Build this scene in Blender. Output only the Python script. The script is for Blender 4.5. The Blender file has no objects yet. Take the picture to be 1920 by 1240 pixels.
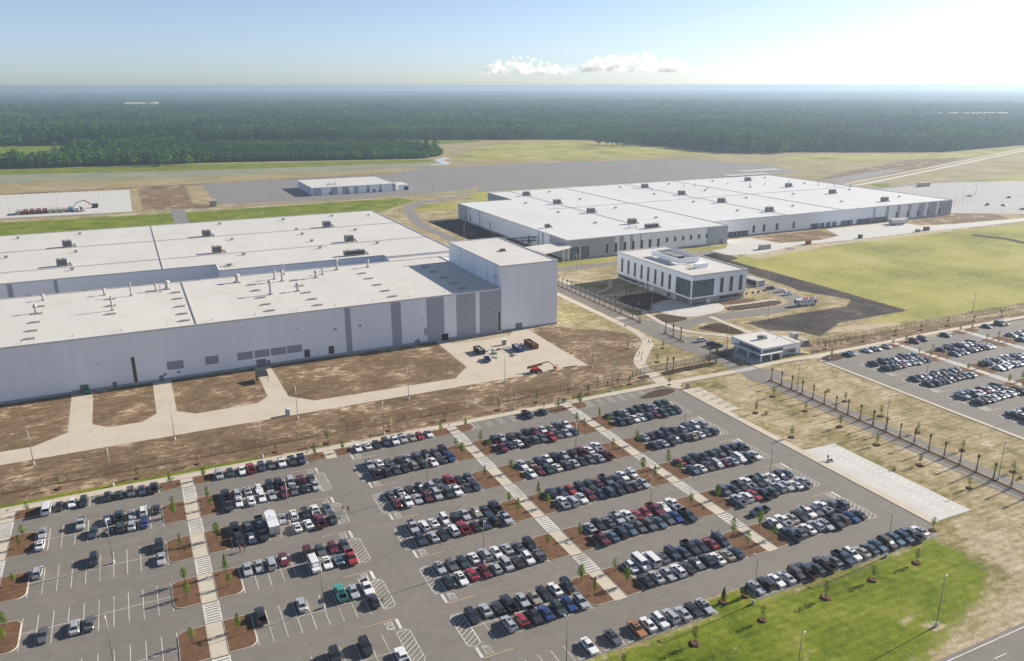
import bpy, bmesh, math, random
import numpy as np
from mathutils import Vector, Matrix
R = math.radians
rnd = random.Random(7)

# ------------------------------------------------------------------ camera, world, sun, exposure
sc = bpy.context.scene
col = sc.collection
CAM = Vector((-4.6222, -205.0746, 102.4862))
PITCH, ROLL, YAW = 0.3003, -0.0017, 1.121
fw = Vector((math.cos(YAW)*math.cos(PITCH), math.sin(YAW)*math.cos(PITCH), -math.sin(PITCH)))
rt = Vector((math.sin(YAW), -math.cos(YAW), 0)); up = rt.cross(fw)
r2 = rt*math.cos(ROLL) + up*math.sin(ROLL); u2 = up*math.cos(ROLL) - rt*math.sin(ROLL)
cd = bpy.data.cameras.new('camera'); cam = bpy.data.objects.new('camera', cd); col.objects.link(cam)
cam.matrix_world = Matrix(((r2.x, u2.x, -fw.x, CAM.x), (r2.y, u2.y, -fw.y, CAM.y), (r2.z, u2.z, -fw.z, CAM.z), (0, 0, 0, 1)))
cd.sensor_fit = 'HORIZONTAL'; cd.sensor_width = 36; cd.lens = 1485.6324/1920*36
cd.clip_start = 1; cd.clip_end = 120000
sc.camera = cam
SUN_AZ, SUN_EL = R(4.5), R(24.5)            # azimuth counted from +X towards +Y
wd = bpy.data.worlds.new('World'); sc.world = wd; wd.use_nodes = True
wt = wd.node_tree; wt.nodes.clear()
sky = wt.nodes.new('ShaderNodeTexSky'); sky.sky_type = 'NISHITA'; sky.sun_disc = False
sky.sun_elevation = SUN_EL; sky.sun_rotation = R(90) - SUN_AZ
sky.altitude = 0; sky.air_density = 0.6; sky.dust_density = 0.5; sky.ozone_density = 3.0
bg = wt.nodes.new('ShaderNodeBackground'); bg.inputs[1].default_value = 0.085
wo = wt.nodes.new('ShaderNodeOutputWorld')
hs = wt.nodes.new('ShaderNodeHueSaturation'); hs.inputs['Saturation'].default_value = .80; hs.inputs['Value'].default_value = .79
wt.links.new(sky.outputs[0], hs.inputs['Color']); wt.links.new(hs.outputs[0], bg.inputs[0]); wt.links.new(bg.outputs[0], wo.inputs[0])
sl = bpy.data.lights.new('sun', 'SUN'); sl.energy = 4.3; sl.angle = R(0.5); sl.color = (1, 0.92, 0.80)
sun = bpy.data.objects.new('sun', sl); col.objects.link(sun)
SUND = Vector((math.cos(SUN_EL)*math.cos(SUN_AZ), math.cos(SUN_EL)*math.sin(SUN_AZ), math.sin(SUN_EL)))
sun.rotation_euler = SUND.to_track_quat('Z', 'Y').to_euler(); sun.location = (200, 0, 300)
sc.view_settings.view_transform = 'Standard'; sc.view_settings.look = 'None'
sc.view_settings.gamma = 1; sc.view_settings.use_curve_mapping = False
sc.view_settings.exposure = 1.12
sc.render.engine = 'CYCLES'
cy = sc.cycles
cy.use_denoising = True; cy.max_bounces = 6; cy.diffuse_bounces = 3; cy.glossy_bounces = 3
cy.transparent_max_bounces = 12; cy.volume_bounces = 3; cy.sample_clamp_indirect = 6
cy.use_adaptive_sampling = False
HAZE_DENSITY, HAZE_COLOR, HAZE_ANISO = 0.00015, (0.425, 0.55, 0.69), 0.38

# ------------------------------------------------------------------ node and mesh helpers
class NB:
    def __init__(s, name):
        s.m = bpy.data.materials.new(name); s.m.use_nodes = True
        s.t = s.m.node_tree; s.t.nodes.clear(); s._pos = None
        s.out = s.t.nodes.new('ShaderNodeOutputMaterial')
    def n(s, typ, **kw):
        o = s.t.nodes.new(typ)
        for k, v in kw.items(): setattr(o, k, v)
        return o
    def put(s, sock, v):
        if isinstance(v, bpy.types.NodeSocket): s.t.links.new(v, sock)
        elif v is not None:
            if hasattr(sock.default_value, '__len__') and not hasattr(v, '__len__'): v = (v,)*len(sock.default_value)
            if hasattr(v, '__len__') and len(v) == 3 and len(sock.default_value) == 4: v = (*v, 1)
            sock.default_value = v
    def pos(s):
        if s._pos is None: s._pos = s.n('ShaderNodeNewGeometry').outputs['Position']
        return s._pos
    def xyz(s, v=None):
        o = s.n('ShaderNodeSeparateXYZ'); s.put(o.inputs[0], v or s.pos()); return o.outputs
    def scaled(s, sx, sy, sz, v=None, rot=0):
        o = s.n('ShaderNodeMapping'); s.put(o.inputs[0], v or s.pos()); o.inputs['Scale'].default_value = (sx, sy, sz)
        o.inputs['Rotation'].default_value = (0, 0, rot); return o.outputs[0]
    def noise(s, scale, detail=4, rough=.55, v=None, dist=0):
        o = s.n('ShaderNodeTexNoise'); s.put(o.inputs['Vector'], v or s.pos())
        o.inputs['Scale'].default_value = scale; o.inputs['Detail'].default_value = detail
        o.inputs['Roughness'].default_value = rough; o.inputs['Distortion'].default_value = dist
        return o.outputs[0]
    def vor(s, scale, v=None, feat='F1'):
        o = s.n('ShaderNodeTexVoronoi', feature=feat); s.put(o.inputs['Vector'], v or s.pos()); o.inputs['Scale'].default_value = scale
        return o.outputs
    def ramp(s, f, stops):
        o = s.n('ShaderNodeValToRGB'); e = o.color_ramp.elements
        while len(e) < len(stops): e.new(.5)
        for i, (p, c) in enumerate(stops):
            e[i].position = p; e[i].color = (*c, 1) if hasattr(c, '__len__') else (c, c, c, 1)
        s.put(o.inputs[0], f); return o.outputs[0]
    def mix(s, f, a, b, mode='MIX'):
        o = s.n('ShaderNodeMix', data_type='RGBA', blend_type=mode)
        s.put(o.inputs[0], f); s.put(o.inputs[6], a); s.put(o.inputs[7], b); return o.outputs[2]
    def math(s, op, a, b=None, clamp=False):
        o = s.n('ShaderNodeMath', operation=op, use_clamp=clamp); s.put(o.inputs[0], a)
        if b is not None: s.put(o.inputs[1], b)
        return o.outputs[0]
    def bump(s, h, strength=.5, dist=.1):
        o = s.n('ShaderNodeBump'); o.inputs['Strength'].default_value = strength; o.inputs['Distance'].default_value = dist
        s.put(o.inputs['Height'], h); return o.outputs[0]
    def bsdf(s, c, rough=.8, spec=.3, metal=0, normal=None, coat=0, trans=0, alpha=None, emit=None):
        o = s.n('ShaderNodeBsdfPrincipled'); s.put(o.inputs['Base Color'], c); s.put(o.inputs['Roughness'], rough)
        o.inputs['Specular IOR Level'].default_value = spec; s.put(o.inputs['Metallic'], metal)
        if coat: o.inputs['Coat Weight'].default_value = coat; o.inputs['Coat Roughness'].default_value = .05
        if normal: s.put(o.inputs['Normal'], normal)
        if trans: o.inputs['Transmission Weight'].default_value = trans
        if alpha is not None: s.put(o.inputs['Alpha'], alpha)
        s.t.links.new(o.outputs[0], s.out.inputs[0]); return s.m
MAT = {}
def simple(name, c, rough=.7, spec=.3, metal=0, var=.12, scale=.8, coat=0, bump=0):
    b = NB(name)
    if var:
        f = b.noise(scale, 5, .6); k = b.ramp(f, [(.25, 1-var), (.75, 1+var)])
        cc = b.mix(1, (*c, 1), k, 'MULTIPLY')
    else: cc = c
    nm = b.bump(b.noise(scale*6, 3), bump, .05) if bump else None
    MAT[name] = b.bsdf(cc, rough, spec, metal, nm, coat); return MAT[name]

class MB:
    def __init__(s): s.v = []; s.f = []; s.m = []
    def face(s, pts, m=0):
        i = len(s.v); s.v.extend([tuple(p) for p in pts]); s.f.append(tuple(range(i, i+len(pts)))); s.m.append(m); return s
    def box(s, x0, x1, y0, y1, z0, z1, m=0, mt=None):
        i = len(s.v)
        s.v += [(x0,y0,z0),(x1,y0,z0),(x1,y1,z0),(x0,y1,z0),(x0,y0,z1),(x1,y0,z1),(x1,y1,z1),(x0,y1,z1)]
        for q in ((0,3,2,1),(4,5,6,7),(0,1,5,4),(1,2,6,5),(2,3,7,6),(3,0,4,7)):
            s.f.append(tuple(i+k for k in q)); s.m.append(m)
        if mt is not None: s.m[-5] = mt
        return s
    def bar(s, a, b, w, h=None, m=0):               # square bar from a to b
        a = Vector(a); b = Vector(b); d = (b-a).normalized(); h = h or w
        q = Vector((0,0,1)) if abs(d.z) < .95 else Vector((1,0,0))
        e = d.cross(q).normalized()*(w/2); g = e.cross(d).normalized()*(h/2)
        r0 = [a+e+g, a-e+g, a-e-g, a+e-g]; r1 = [b+e+g, b-e+g, b-e-g, b+e-g]
        s.loft([r0, r1], m, True); return s
    def cyl(s, a, b, r0, r1=None, n=8, m=0, caps=True):
        a = Vector(a); b = Vector(b); r1 = r0 if r1 is None else r1; d = (b-a).normalized()
        q = Vector((0,0,1)) if abs(d.z) < .95 else Vector((1,0,0))
        e = d.cross(q).normalized(); g = e.cross(d).normalized()
        A = [a+(e*math.cos(6.28319*k/n)+g*math.sin(6.28319*k/n))*r0 for k in range(n)]
        B = [b+(e*math.cos(6.28319*k/n)+g*math.sin(6.28319*k/n))*r1 for k in range(n)]
        return s.loft([A, B], m, caps)
    def loft(s, rings, m=0, caps=True):
        i = len(s.v); n = len(rings[0])
        for r in rings: s.v.extend([tuple(p) for p in r])
        for k in range(len(rings)-1):
            for j in range(n):
                a = i+k*n+j; b = i+k*n+(j+1) % n
                s.f.append((a, b, b+n, a+n)); s.m.append(m)
        if caps:
            s.f.append(tuple(i+j for j in reversed(range(n)))); s.m.append(m)
            e = i+(len(rings)-1)*n; s.f.append(tuple(e+j for j in range(n))); s.m.append(m)
        return s
    def prism(s, poly, z0, z1, m=0, ms=None):
        ar = sum(poly[k][0]*poly[(k+1) % len(poly)][1]-poly[(k+1) % len(poly)][0]*poly[k][1] for k in range(len(poly)))
        if ar < 0: poly = poly[::-1]
        i = len(s.v); n = len(poly)
        s.v += [(p[0], p[1], z0) for p in poly]+[(p[0], p[1], z1) for p in poly]
        for j in range(n):
            k = (j+1) % n; s.f.append((i+j, i+k, i+n+k, i+n+j)); s.m.append(m if ms is None else ms)
        s.f.append(tuple(i+n+j for j in range(n))); s.m.append(m)
        return s
    def mesh(s, name, mats, smooth=False):
        me = bpy.data.meshes.new(name); me.from_pydata(s.v, [], s.f)
        for mm in (mats if isinstance(mats, (list, tuple)) else [mats]): me.materials.append(MAT[mm] if isinstance(mm, str) else mm)
        if any(s.m): me.polygons.foreach_set('material_index', s.m)
        if smooth: me.polygons.foreach_set('use_smooth', [True]*len(me.polygons))
        me.update(); return me
    def build(s, name, mats, parent=None, smooth=False, fix=False):
        me = s.mesh(name, mats, smooth)
        if fix:
            bm = bmesh.new(); bm.from_mesh(me); bmesh.ops.recalc_face_normals(bm, faces=bm.faces); bm.to_mesh(me); bm.free()
        return link(name, me, parent)
def link(name, me, parent=None, loc=None, rz=0):
    o = bpy.data.objects.new(name, me); col.objects.link(o)
    if parent is not None: o.parent = parent
    if loc is not None: o.location = loc
    if rz: o.rotation_euler.z = rz
    return o
def tag(o, label=None, cat=None, group=None, kind=None):
    if label: o['label'] = label
    if cat: o['category'] = cat
    if group: o['group'] = group
    if kind: o['kind'] = kind
    return o
def empty(name, loc, label=None, cat=None, group=None, rz=0):
    o = bpy.data.objects.new(name, None); col.objects.link(o); o.location = loc; o.rotation_euler.z = rz
    o.empty_display_size = .2
    return tag(o, label, cat, group)
def kids(parent, parts, over=None):              # parts: (name, mesh[, loc, rz]); shares mesh data
    for p in parts:
        o = link(p[0], p[1], parent, p[2] if len(p) > 2 else None, p[3] if len(p) > 3 else 0)
        if over and p[0] in over:
            o.material_slots[0].link = 'OBJECT'; o.material_slots[0].material = over[p[0]]
def rpoly(x0, x1, y0, y1, r, corners='abcd', n=5):   # rounded rectangle; a=(x0,y0) b=(x1,y0) c=(x1,y1) d=(x0,y1)
    P = []
    for ch, cx, cyy, a0, px, py in (('a', x0+r, y0+r, 180, x0, y0), ('b', x1-r, y0+r, 270, x1, y0), ('c', x1-r, y1-r, 0, x1, y1), ('d', x0+r, y1-r, 90, x0, y1)):
        if ch in corners: P += [(cx+r*math.cos(R(a0+90*k/n)), cyy+r*math.sin(R(a0+90*k/n))) for k in range(n+1)]
        else: P.append((px, py))
    return P
def strip(pts, w):                                 # polygon of a path of width w
    L, Q = [], []
    for i, p in enumerate(pts):
        a = Vector(pts[max(i-1, 0)]); b = Vector(pts[min(i+1, len(pts)-1)]); d = (b-a).normalized(); nn = Vector((-d.y, d.x))*(w/2)
        L.append((p[0]+nn.x, p[1]+nn.y)); Q.append((p[0]-nn.x, p[1]-nn.y))
    return L+Q[::-1]
def smooth(pts, it=2, closed=False):
    for _ in range(it):
        o = [] if closed else [pts[0]]
        for i in range(len(pts) if closed else len(pts)-1):
            a = pts[i]; b = pts[(i+1) % len(pts)]
            o += [(a[0]*.75+b[0]*.25, a[1]*.75+b[1]*.25), (a[0]*.25+b[0]*.75, a[1]*.25+b[1]*.75)]
        if not closed: o.append(pts[-1])
        pts = o
    return pts
ORD = ['first','second','third','fourth','fifth','sixth','seventh','eighth','ninth','tenth','eleventh','twelfth','thirteenth','fourteenth','fifteenth','sixteenth','seventeenth','eighteenth','nineteenth','twentieth','twenty-first','twenty-second','twenty-third','twenty-fourth']

# ------------------------------------------------------------------ materials
simple('concrete', (.47, .42, .345), .85, .2, var=.10, scale=.25)
simple('concrete_pale', (.50, .485, .455), .85, .2, var=.08, scale=.15)
simple('kerb', (.50, .45, .38), .85, .2, var=.10, scale=1.5)
b = NB('paint_white'); w_ = b.ramp(b.math('ADD', b.math('MULTIPLY', b.noise(2.2, 5, .75), .6), b.math('MULTIPLY', b.noise(.15, 3), .4)), [(.40, (.34, .32, .29)), (.50, (.60, .58, .54)), (.6, (.68, .66, .62))]); MAT['paint_white'] = b.bsdf(w_, .7, .3)
simple('paint_orange', (.55, .36, .17), .7, .3, var=.15, scale=1.0)
def clad(name, base):
    b = NB(name); X = b.xyz(); a_ = b.math('ADD', X[0], X[1])
    j1 = b.math('LESS_THAN', b.math('ABSOLUTE', b.math('SUBTRACT', b.math('FRACT', b.math('DIVIDE', a_, 6.1)), .5)), .009); j2 = b.math('LESS_THAN', b.math('ABSOLUTE', b.math('SUBTRACT', b.math('FRACT', b.math('DIVIDE', a_, 1.07)), .5)), .03)
    c = b.mix(1, (*base, 1), b.ramp(b.noise(.9, 5, .6, v=b.scaled(1, 1, .07)), [(.3, .975), (.7, 1.015)]), 'MULTIPLY'); c = b.mix(b.math('MAXIMUM', b.math('MULTIPLY', j1, .25), b.math('MULTIPLY', j2, .05)), c, (base[0]*.55, base[1]*.55, base[2]*.55, 1)); MAT[name] = b.bsdf(c, .5, .35)
clad('wall_white', (.82, .84, .88))
clad('wall_grey', (.36, .37, .42))
simple('wall_base', (.36, .37, .38), .8, .2, var=.08, scale=.3)
simple('trim_grey', (.33, .33, .34), .5, .4, var=.05, scale=.4)
simple('coping', (.62, .61, .60), .5, .4, var=.04)
simple('window_frame', (.72, .72, .72), .5, .4, var=0)
simple('mullion', (.30, .32, .34), .4, .5, var=0)
simple('mullion_dark', (.22, .23, .25), .4, .5, var=0)
simple('door_grey', (.19, .20, .22), .5, .4, var=.05)
simple('dark_opening', (.02, .02, .022), .8, .2, var=0)
simple('louvre', (.24, .245, .25), .6, .3, var=.08, scale=2)
simple('unit_grey', (.32, .31, .295), .55, .4, var=.12, scale=1.5)
simple('unit_light', (.40, .39, .37), .55, .4, var=.10, scale=1.5)
simple('galvanised', (.36, .36, .36), .45, .5, .4, var=.10, scale=2)
simple('lamp_pole', (.30, .285, .265), .45, .5, .5, var=.06)
simple('lamp_head', (.52, .51, .49), .4, .5, .2, var=0)
simple('steel_dark', (.045, .042, .042), .5, .4, .2, var=.1)
simple('fence_post', (.10, .075, .058), .5, .4, .2, var=.1)
simple('bark', (.085, .06, .042), .9, .1, var=.3, scale=6)
simple('palm_trunk', (.17, .125, .085), .9, .1, var=.35, scale=5)
simple('palm_frond', (.16, .13, .055), .8, .2, var=.35, scale=3)
simple('wood', (.30, .20, .11), .85, .2, var=.2, scale=3)
simple('tyre', (.018, .018, .018), .8, .3, var=0)
simple('rim', (.35, .35, .36), .35, .5, .7, var=0)
simple('headlight', (.55, .57, .60), .12, .6, var=0)
simple('taillight', (.25, .012, .012), .2, .5, var=0)
simple('black_plastic', (.02, .02, .02), .5, .4, var=0)
simple('bed_liner', (.012, .012, .013), .75, .3, var=0)
simple('chrome', (.5, .5, .5), .2, .5, .9, var=0)
simple('rust', (.20, .085, .045), .8, .2, var=.35, scale=1.2)
simple('container_red', (.19, .07, .055), .6, .3, var=.15, scale=.8)
simple('container_tan', (.42, .37, .29), .6, .3, var=.12, scale=.8)
simple('container_blue', (.10, .17, .26), .6, .3, var=.15, scale=.8)
simple('blue_steel', (.025, .06, .20), .5, .4, var=.2, scale=1)
simple('red_paint', (.42, .03, .025), .45, .4, var=.1)
simple('green_paint', (.05, .20, .09), .5, .4, var=.1)
simple('skin', (.42, .26, .18), .6, .3, var=0)
simple('hair', (.03, .02, .015), .7, .3, var=0)
simple('cloth_dark', (.02, .022, .03), .9, .1, var=.1)
simple('cloth_tan', (.33, .25, .16), .9, .1, var=.1)
simple('cloth_red', (.30, .05, .05), .9, .1, var=.1)
simple('cloth_white', (.6, .6, .6), .9, .1, var=.1)
simple('debris', (.55, .53, .50), .8, .2, var=.3, scale=2)
simple('earth_black', (.05, .04, .034), .95, .1, var=.3, scale=.4)
simple('flag_red', (.35, .05, .06), .8, .1, var=.2, scale=1.5)
simple('flag_blue', (.04, .07, .22), .8, .1, var=.2, scale=1.5)
b = NB('glass'); g1 = b.noise(.35, 2); MAT['glass'] = b.bsdf(b.ramp(g1, [(.35, (.018, .024, .032)), (.7, (.04, .05, .062))]), .06, .6)
b = NB('glass_office'); g1 = b.noise(.5, 2); MAT['glass_office'] = b.bsdf(b.ramp(g1, [(.3, (.035, .06, .072)), (.7, (.10, .14, .155))]), .08, .6)
b = NB('car_glass'); MAT['car_glass'] = b.bsdf((.022, .026, .03), .06, .8)
# asphalt: fine grain, stains, slow tonal drift, faint lane seams
def asphalt(name, base, warm):
    b = NB(name)
    fine = b.ramp(b.noise(9, 3, .7), [(.25, .86), (.75, 1.14)])
    mid = b.ramp(b.noise(.35, 6, .62), [(.3, .90), (.7, 1.10)])
    big = b.ramp(b.noise(.035, 4, .6, dist=.4), [(.3, .93), (.7, 1.07)])
    c = b.mix(1, b.mix(1, b.mix(1, (*base, 1), fine, 'MULTIPLY'), mid, 'MULTIPLY'), big, 'MULTIPLY')
    dust = b.ramp(b.math('MULTIPLY', b.noise(.09, 7, .7), b.noise(1.3, 4)), [(.30, 0.0), (.47, .55)])
    c = b.mix(dust, c, (*warm, 1))
    stain = b.ramp(b.vor(.16)[0], [(.02, .55), (.10, 0)])
    spots = b.math('MULTIPLY', stain, b.ramp(b.noise(.05, 2), [(.5, 0), (.6, 1)]))
    c = b.mix(spots, c, (base[0]*.55, base[1]*.55, base[2]*.55, 1))
    X = b.xyz(); sm_ = b.math('LESS_THAN', b.math('ABSOLUTE', b.math('SUBTRACT', b.math('FRACT', b.math('DIVIDE', b.math('ADD', X[1], b.math('MULTIPLY', b.noise(.2, 2), .3)), 4.57)), .5)), .012)
    c = b.mix(b.math('MULTIPLY', sm_, .22), c, (base[0]*.5, base[1]*.5, base[2]*.5, 1))
    tr = b.ramp(b.noise(.9, 3, .6, v=b.scaled(.06, 1.3, 1)), [(.56, 0), (.70, .22)]); c = b.mix(tr, c, (base[0]*.62, base[1]*.62, base[2]*.62, 1))
    oil = b.math('MULTIPLY', b.ramp(b.noise(1.1, 5, .65, dist=.5), [(.60, 0), (.70, .5)]), b.ramp(b.noise(.22, 3), [(.5, 0), (.6, 1)])); c = b.mix(oil, c, (base[0]*.45, base[1]*.45, base[2]*.46, 1))
    MAT[name] = b.bsdf(c, .88, .25, normal=b.bump(b.noise(14, 2), .25, .02))
asphalt('asphalt', (.185, .168, .148), (.30, .25, .19))
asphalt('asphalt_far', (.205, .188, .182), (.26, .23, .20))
asphalt('gravel', (.36, .345, .33), (.42, .39, .35))
# concrete slabs with joints
b = NB('slab'); X = b.xyz()
def joint(ax, per, w): return b.math('LESS_THAN', b.math('ABSOLUTE', b.math('SUBTRACT', b.math('FRACT', b.math('DIVIDE', ax, per)), .5)), w/per/2)
jj = b.math('MAXIMUM', joint(X[0], 4.6, .07), joint(X[1], 4.6, .07))
c = b.mix(1, (.50, .44, .355, 1), b.ramp(b.noise(.12, 5, .65), [(.25, .90), (.75, 1.08)]), 'MULTIPLY')
c = b.mix(b.ramp(b.noise(.5, 6, .7, dist=.6), [(.50, 0), (.72, .30)]), c, (.34, .28, .21, 1))
c = b.mix(b.math('MULTIPLY', jj, .35), c, (.28, .25, .21, 1)); MAT['slab'] = b.bsdf(c, .85, .2)
# roof membrane: seams, dirt, ponding marks
def roofmat(name, base, dirt):
    b = NB(name); X = b.xyz()
    def jt(ax, per, w): return b.math('LESS_THAN', b.math('ABSOLUTE', b.math('SUBTRACT', b.math('FRACT', b.math('DIVIDE', ax, per)), .5)), w/per/2)
    s1 = b.math('MULTIPLY', jt(X[1], 3.05, .10), .10); s2 = b.math('MULTIPLY', jt(X[0], 30.5, .14), .16)
    c = b.mix(1, (*base, 1), b.ramp(b.noise(.04, 5, .6, v=b.scaled(1, .35, 1)), [(.3, .93), (.7, 1.03)]), 'MULTIPLY')
    c = b.mix(b.ramp(b.noise(.09, 7, .72, dist=.9), [(.50, 0), (.70, .55)]), c, (*dirt, 1))
    c = b.mix(b.math('MAXIMUM', s1, s2), c, (.30, .28, .25, 1)); MAT[name] = b.bsdf(c, .5, .35)
roofmat('roof', (.60, .57, .52), (.49, .44, .36))
roofmat('roof_b', (.64, .63, .61), (.56, .53, .49))
# mulch
b = NB('mulch'); v = b.vor(7); c = b.ramp(b.noise(5, 5, .75), [(.30, (.05, .026, .016)), (.47, (.15, .08, .045)), (.56, (.20, .115, .068)), (.70, (.36, .23, .145))])
c = b.mix(1, c, b.ramp(b.noise(.5, 4), [(.3, .78), (.7, 1.2)]), 'MULTIPLY')
MAT['mulch'] = b.bsdf(c, .95, .1, normal=b.bump(b.noise(6, 5, .8), 1, .25))
b = NB('mulch_dark'); c = b.ramp(b.noise(4, 5, .75), [(.25, (.045, .028, .02)), (.75, (.13, .085, .06))])
MAT['mulch_dark'] = b.bsdf(c, .95, .1, normal=b.bump(b.noise(5, 5, .8), 1, .25))
b = NB('water'); MAT['water'] = b.bsdf(b.ramp(b.noise(.02, 4), [(.3, (.20, .205, .135)), (.7, (.27, .265, .18))]), .8, .12, normal=b.bump(b.noise(1.2, 3), .08, .05))
b = NB('water_painted_sky'); MAT['water_painted_sky'] = b.bsdf((.52, .55, .57), .3, .5)  # creek water: the sky's reflection is painted in as a pale base colour
# leaves
def leafmat(name, c0, c1, sc_=.9, tr=.35):
    b = NB(name); f = b.noise(sc_, 4, .7); i = b.n('ShaderNodeObjectInfo').outputs['Random']
    c = b.mix(b.math('MULTIPLY', i, .55), b.ramp(f, [(.3, c0), (.7, c1)]), (c0[0]*1.5, c0[1]*1.15, c0[2]*.9, 1))
    if sc_ < .1:
        c = b.mix(b.ramp(b.noise(.0035, 3, .6), [(.46, 0), (.60, .75)]), c, (c1[0]*1.35, c1[1]*1.15, c1[2]*.9, 1)); c = b.mix(b.ramp(b.noise(.0021, 3, .6, v=b.scaled(1, 2, 1)), [(.50, 0), (.62, .7)]), c, (c0[0]*.8, c0[1]*.85, c0[2]*1.3, 1))
    d = b.n('ShaderNodeBsdfDiffuse'); t = b.n('ShaderNodeBsdfTranslucent'); m = b.n('ShaderNodeMixShader'); m.inputs[0].default_value = tr
    b.put(d.inputs[0], c); b.put(t.inputs[0], c); b.t.links.new(d.outputs[0], m.inputs[1]); b.t.links.new(t.outputs[0], m.inputs[2])
    b.t.links.new(m.outputs[0], b.out.inputs[0]); MAT[name] = b.m
leafmat('leaf', (.085, .16, .018), (.21, .31, .05))
leafmat('leaf_pale', (.10, .14, .035), (.19, .23, .075))
leafmat('leaf_conifer', (.030, .065, .016), (.065, .12, .03))
leafmat('forest_pine', (.022, .078, .028), (.066, .17, .055), .02, .25)
leafmat('forest_broad', (.04, .12, .024), (.10, .23, .045), .02, .25)
leafmat('shrub', (.05, .08, .025), (.12, .15, .05))
# chain-link fabric (wire mesh finer than a pixel: even coverage)
def meshfab(name, c, cover):
    b = NB(name); MAT[name] = b.bsdf(c, .6, .3, .3, alpha=cover)
meshfab('chain_link', (.16, .12, .09), .20)
meshfab('bar_fence', (.03, .03, .032), .42)
PAINTC = dict(k=(.026,.028,.032), g=(.125,.13,.14), s=(.46,.47,.49), w=(.70,.70,.70), r=(.31,.025,.035), m=(.13,.015,.025), b=(.02,.05,.19),
              n=(.04,.052,.085), t=(.05,.27,.23), y=(.36,.33,.26), o=(.38,.16,.05), e=(.038,.058,.056), p=(.05,.018,.028), u=(.10,.155,.21), c=(.075,.05,.042))
PNAME = dict(k='black', g='dark grey', s='silver', w='white', r='red', m='maroon', b='blue', n='navy', t='teal', y='champagne', o='orange', e='dark green', p='plum', u='steel blue', c='brown')
for k_, c_ in PAINTC.items():
    b = NB('car_paint_'+PNAME[k_].replace(' ', '_'))
    MAT['p_'+k_] = b.bsdf(c_, .25 if k_ != 'w' else .35, .6, .25 if k_ in 'sgyu' else 0, coat=1)

# ------------------------------------------------------------------ ground: one sheet, cover classes stored per vertex
def inpoly(px, py, poly):
    c = np.zeros(px.shape, bool); n = len(poly)
    for i in range(n):
        x0, y0 = poly[i]; x1, y1 = poly[(i+1) % n]
        if y0 == y1: continue
        t = ((y0 > py) != (y1 > py)) & (px < (x1-x0)*(py-y0)/(y1-y0)+x0); c ^= t
    return c
def sdist(px, py, poly):                         # >0 inside
    d = np.full(px.shape, 1e9); n = len(poly)
    for i in range(n):
        x0, y0 = poly[i]; x1, y1 = poly[(i+1) % n]; dx, dy = x1-x0, y1-y0; L = dx*dx+dy*dy+1e-9
        t = np.clip(((px-x0)*dx+(py-y0)*dy)/L, 0, 1); d = np.minimum(d, np.hypot(px-x0-t*dx, py-y0-t*dy))
    return np.where(inpoly(px, py, poly), d, -d)
core_x = list(np.arange(-140, 340, 1.6))+list(np.arange(340, 760, 4)); core_y = list(np.arange(-150, 100, 1.6))+list(np.arange(100, 240, 2.4))+list(np.arange(240, 600, 4))+list(np.arange(600, 1300, 8))
def ext(core, hi, lo):
    s = core[-1]-core[-2]; x = core[-1]; A = []
    while x < hi: s *= 1.18; x += s; A.append(min(x, hi))
    s = core[1]-core[0]; x = core[0]; B = []
    while x > lo: s *= 1.25; x -= s; B.append(max(x, lo))
    return np.array(B[::-1]+core+A)
XS = ext(core_x, 20000, -12000); YS = ext(core_y, 20000, -4000)
gx, gy = np.meshgrid(XS, YS); px, py = gx.ravel(), gy.ravel()
def soft(poly, w=2.0, sm=0): return np.clip(.5+sdist(px, py, smooth(poly, sm, True) if sm else poly)/(2*w), 0, 1)
FOREST_EDGE = [(-9000,1900),(-900,1640),(-400,1520),(127,1427),(400,1350),(637,1267),(760,1205),(824,1160),(845,1000),(856,850),(872,812),(980,757),(1080,702),(1182,655),(1300,668),(1436,694),(1700,640),(2300,560),(4000,300),(20000,-3000),(20000,20000),(-9000,20000)]
WOOD_NEAR = [(-900,1090),(-300,1030),(-147,1013),(110,990),(118,1075),(120,1440),(-60,1475),(-82,1300),(-84,1085),(-182,1092),(-330,1110),(-900,1180)]
PLANTATION = [(110,991),(250,955),(396,916),(440,960),(468,1080),(478,1170),(400,1255),(250,1300),(150,1345),(118,1330)]
brown = np.maximum.reduce([soft([(-150,12.5),(157,12.5),(156,20),(150,37),(142,41),(-150,41)], 1.2), soft([(-150,49),(-38,50),(-31,57),(-31,93),(-150,93)], 1.5),
    soft([(-24,57),(-8,56),(-5,61),(-5,93),(-24,93)], 1), soft([(1,60),(7,55),(26,56),(30,61),(30,93),(1,93)], 1), soft([(36,57),(44,50),(95,48.5),(103,58),(103.5,93),(36,93)], 1),
    soft([(142,40),(158,24),(166,38),(181,54),(184,62),(178,75),(163,84),(160,92),(146,92)], 2.5, 2), soft([(6,545),(7,722),(53,725),(49,570),(66,552),(66,543)], 5),
    soft([(233,12),(420,2),(420,9),(236,24)], 1.5), soft([(411,183),(390,200),(388,219),(452,219),(447,195)], 2), soft([(536,199),(551,222),(602,223),(654,240),(630,191),(570,193)], 4),
    soft([(-160,715),(60,722),(300,735),(300,745),(60,735),(-160,728)], 6), soft([(580,850),(686,941),(720,950),(660,860)], 12, 2), soft([(690,835),(830,780),(870,890),(790,900)], 15, 2), soft([(700,420),(1100,556),(1120,600),(1050,600),(690,470)], 12, 1)])
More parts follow.
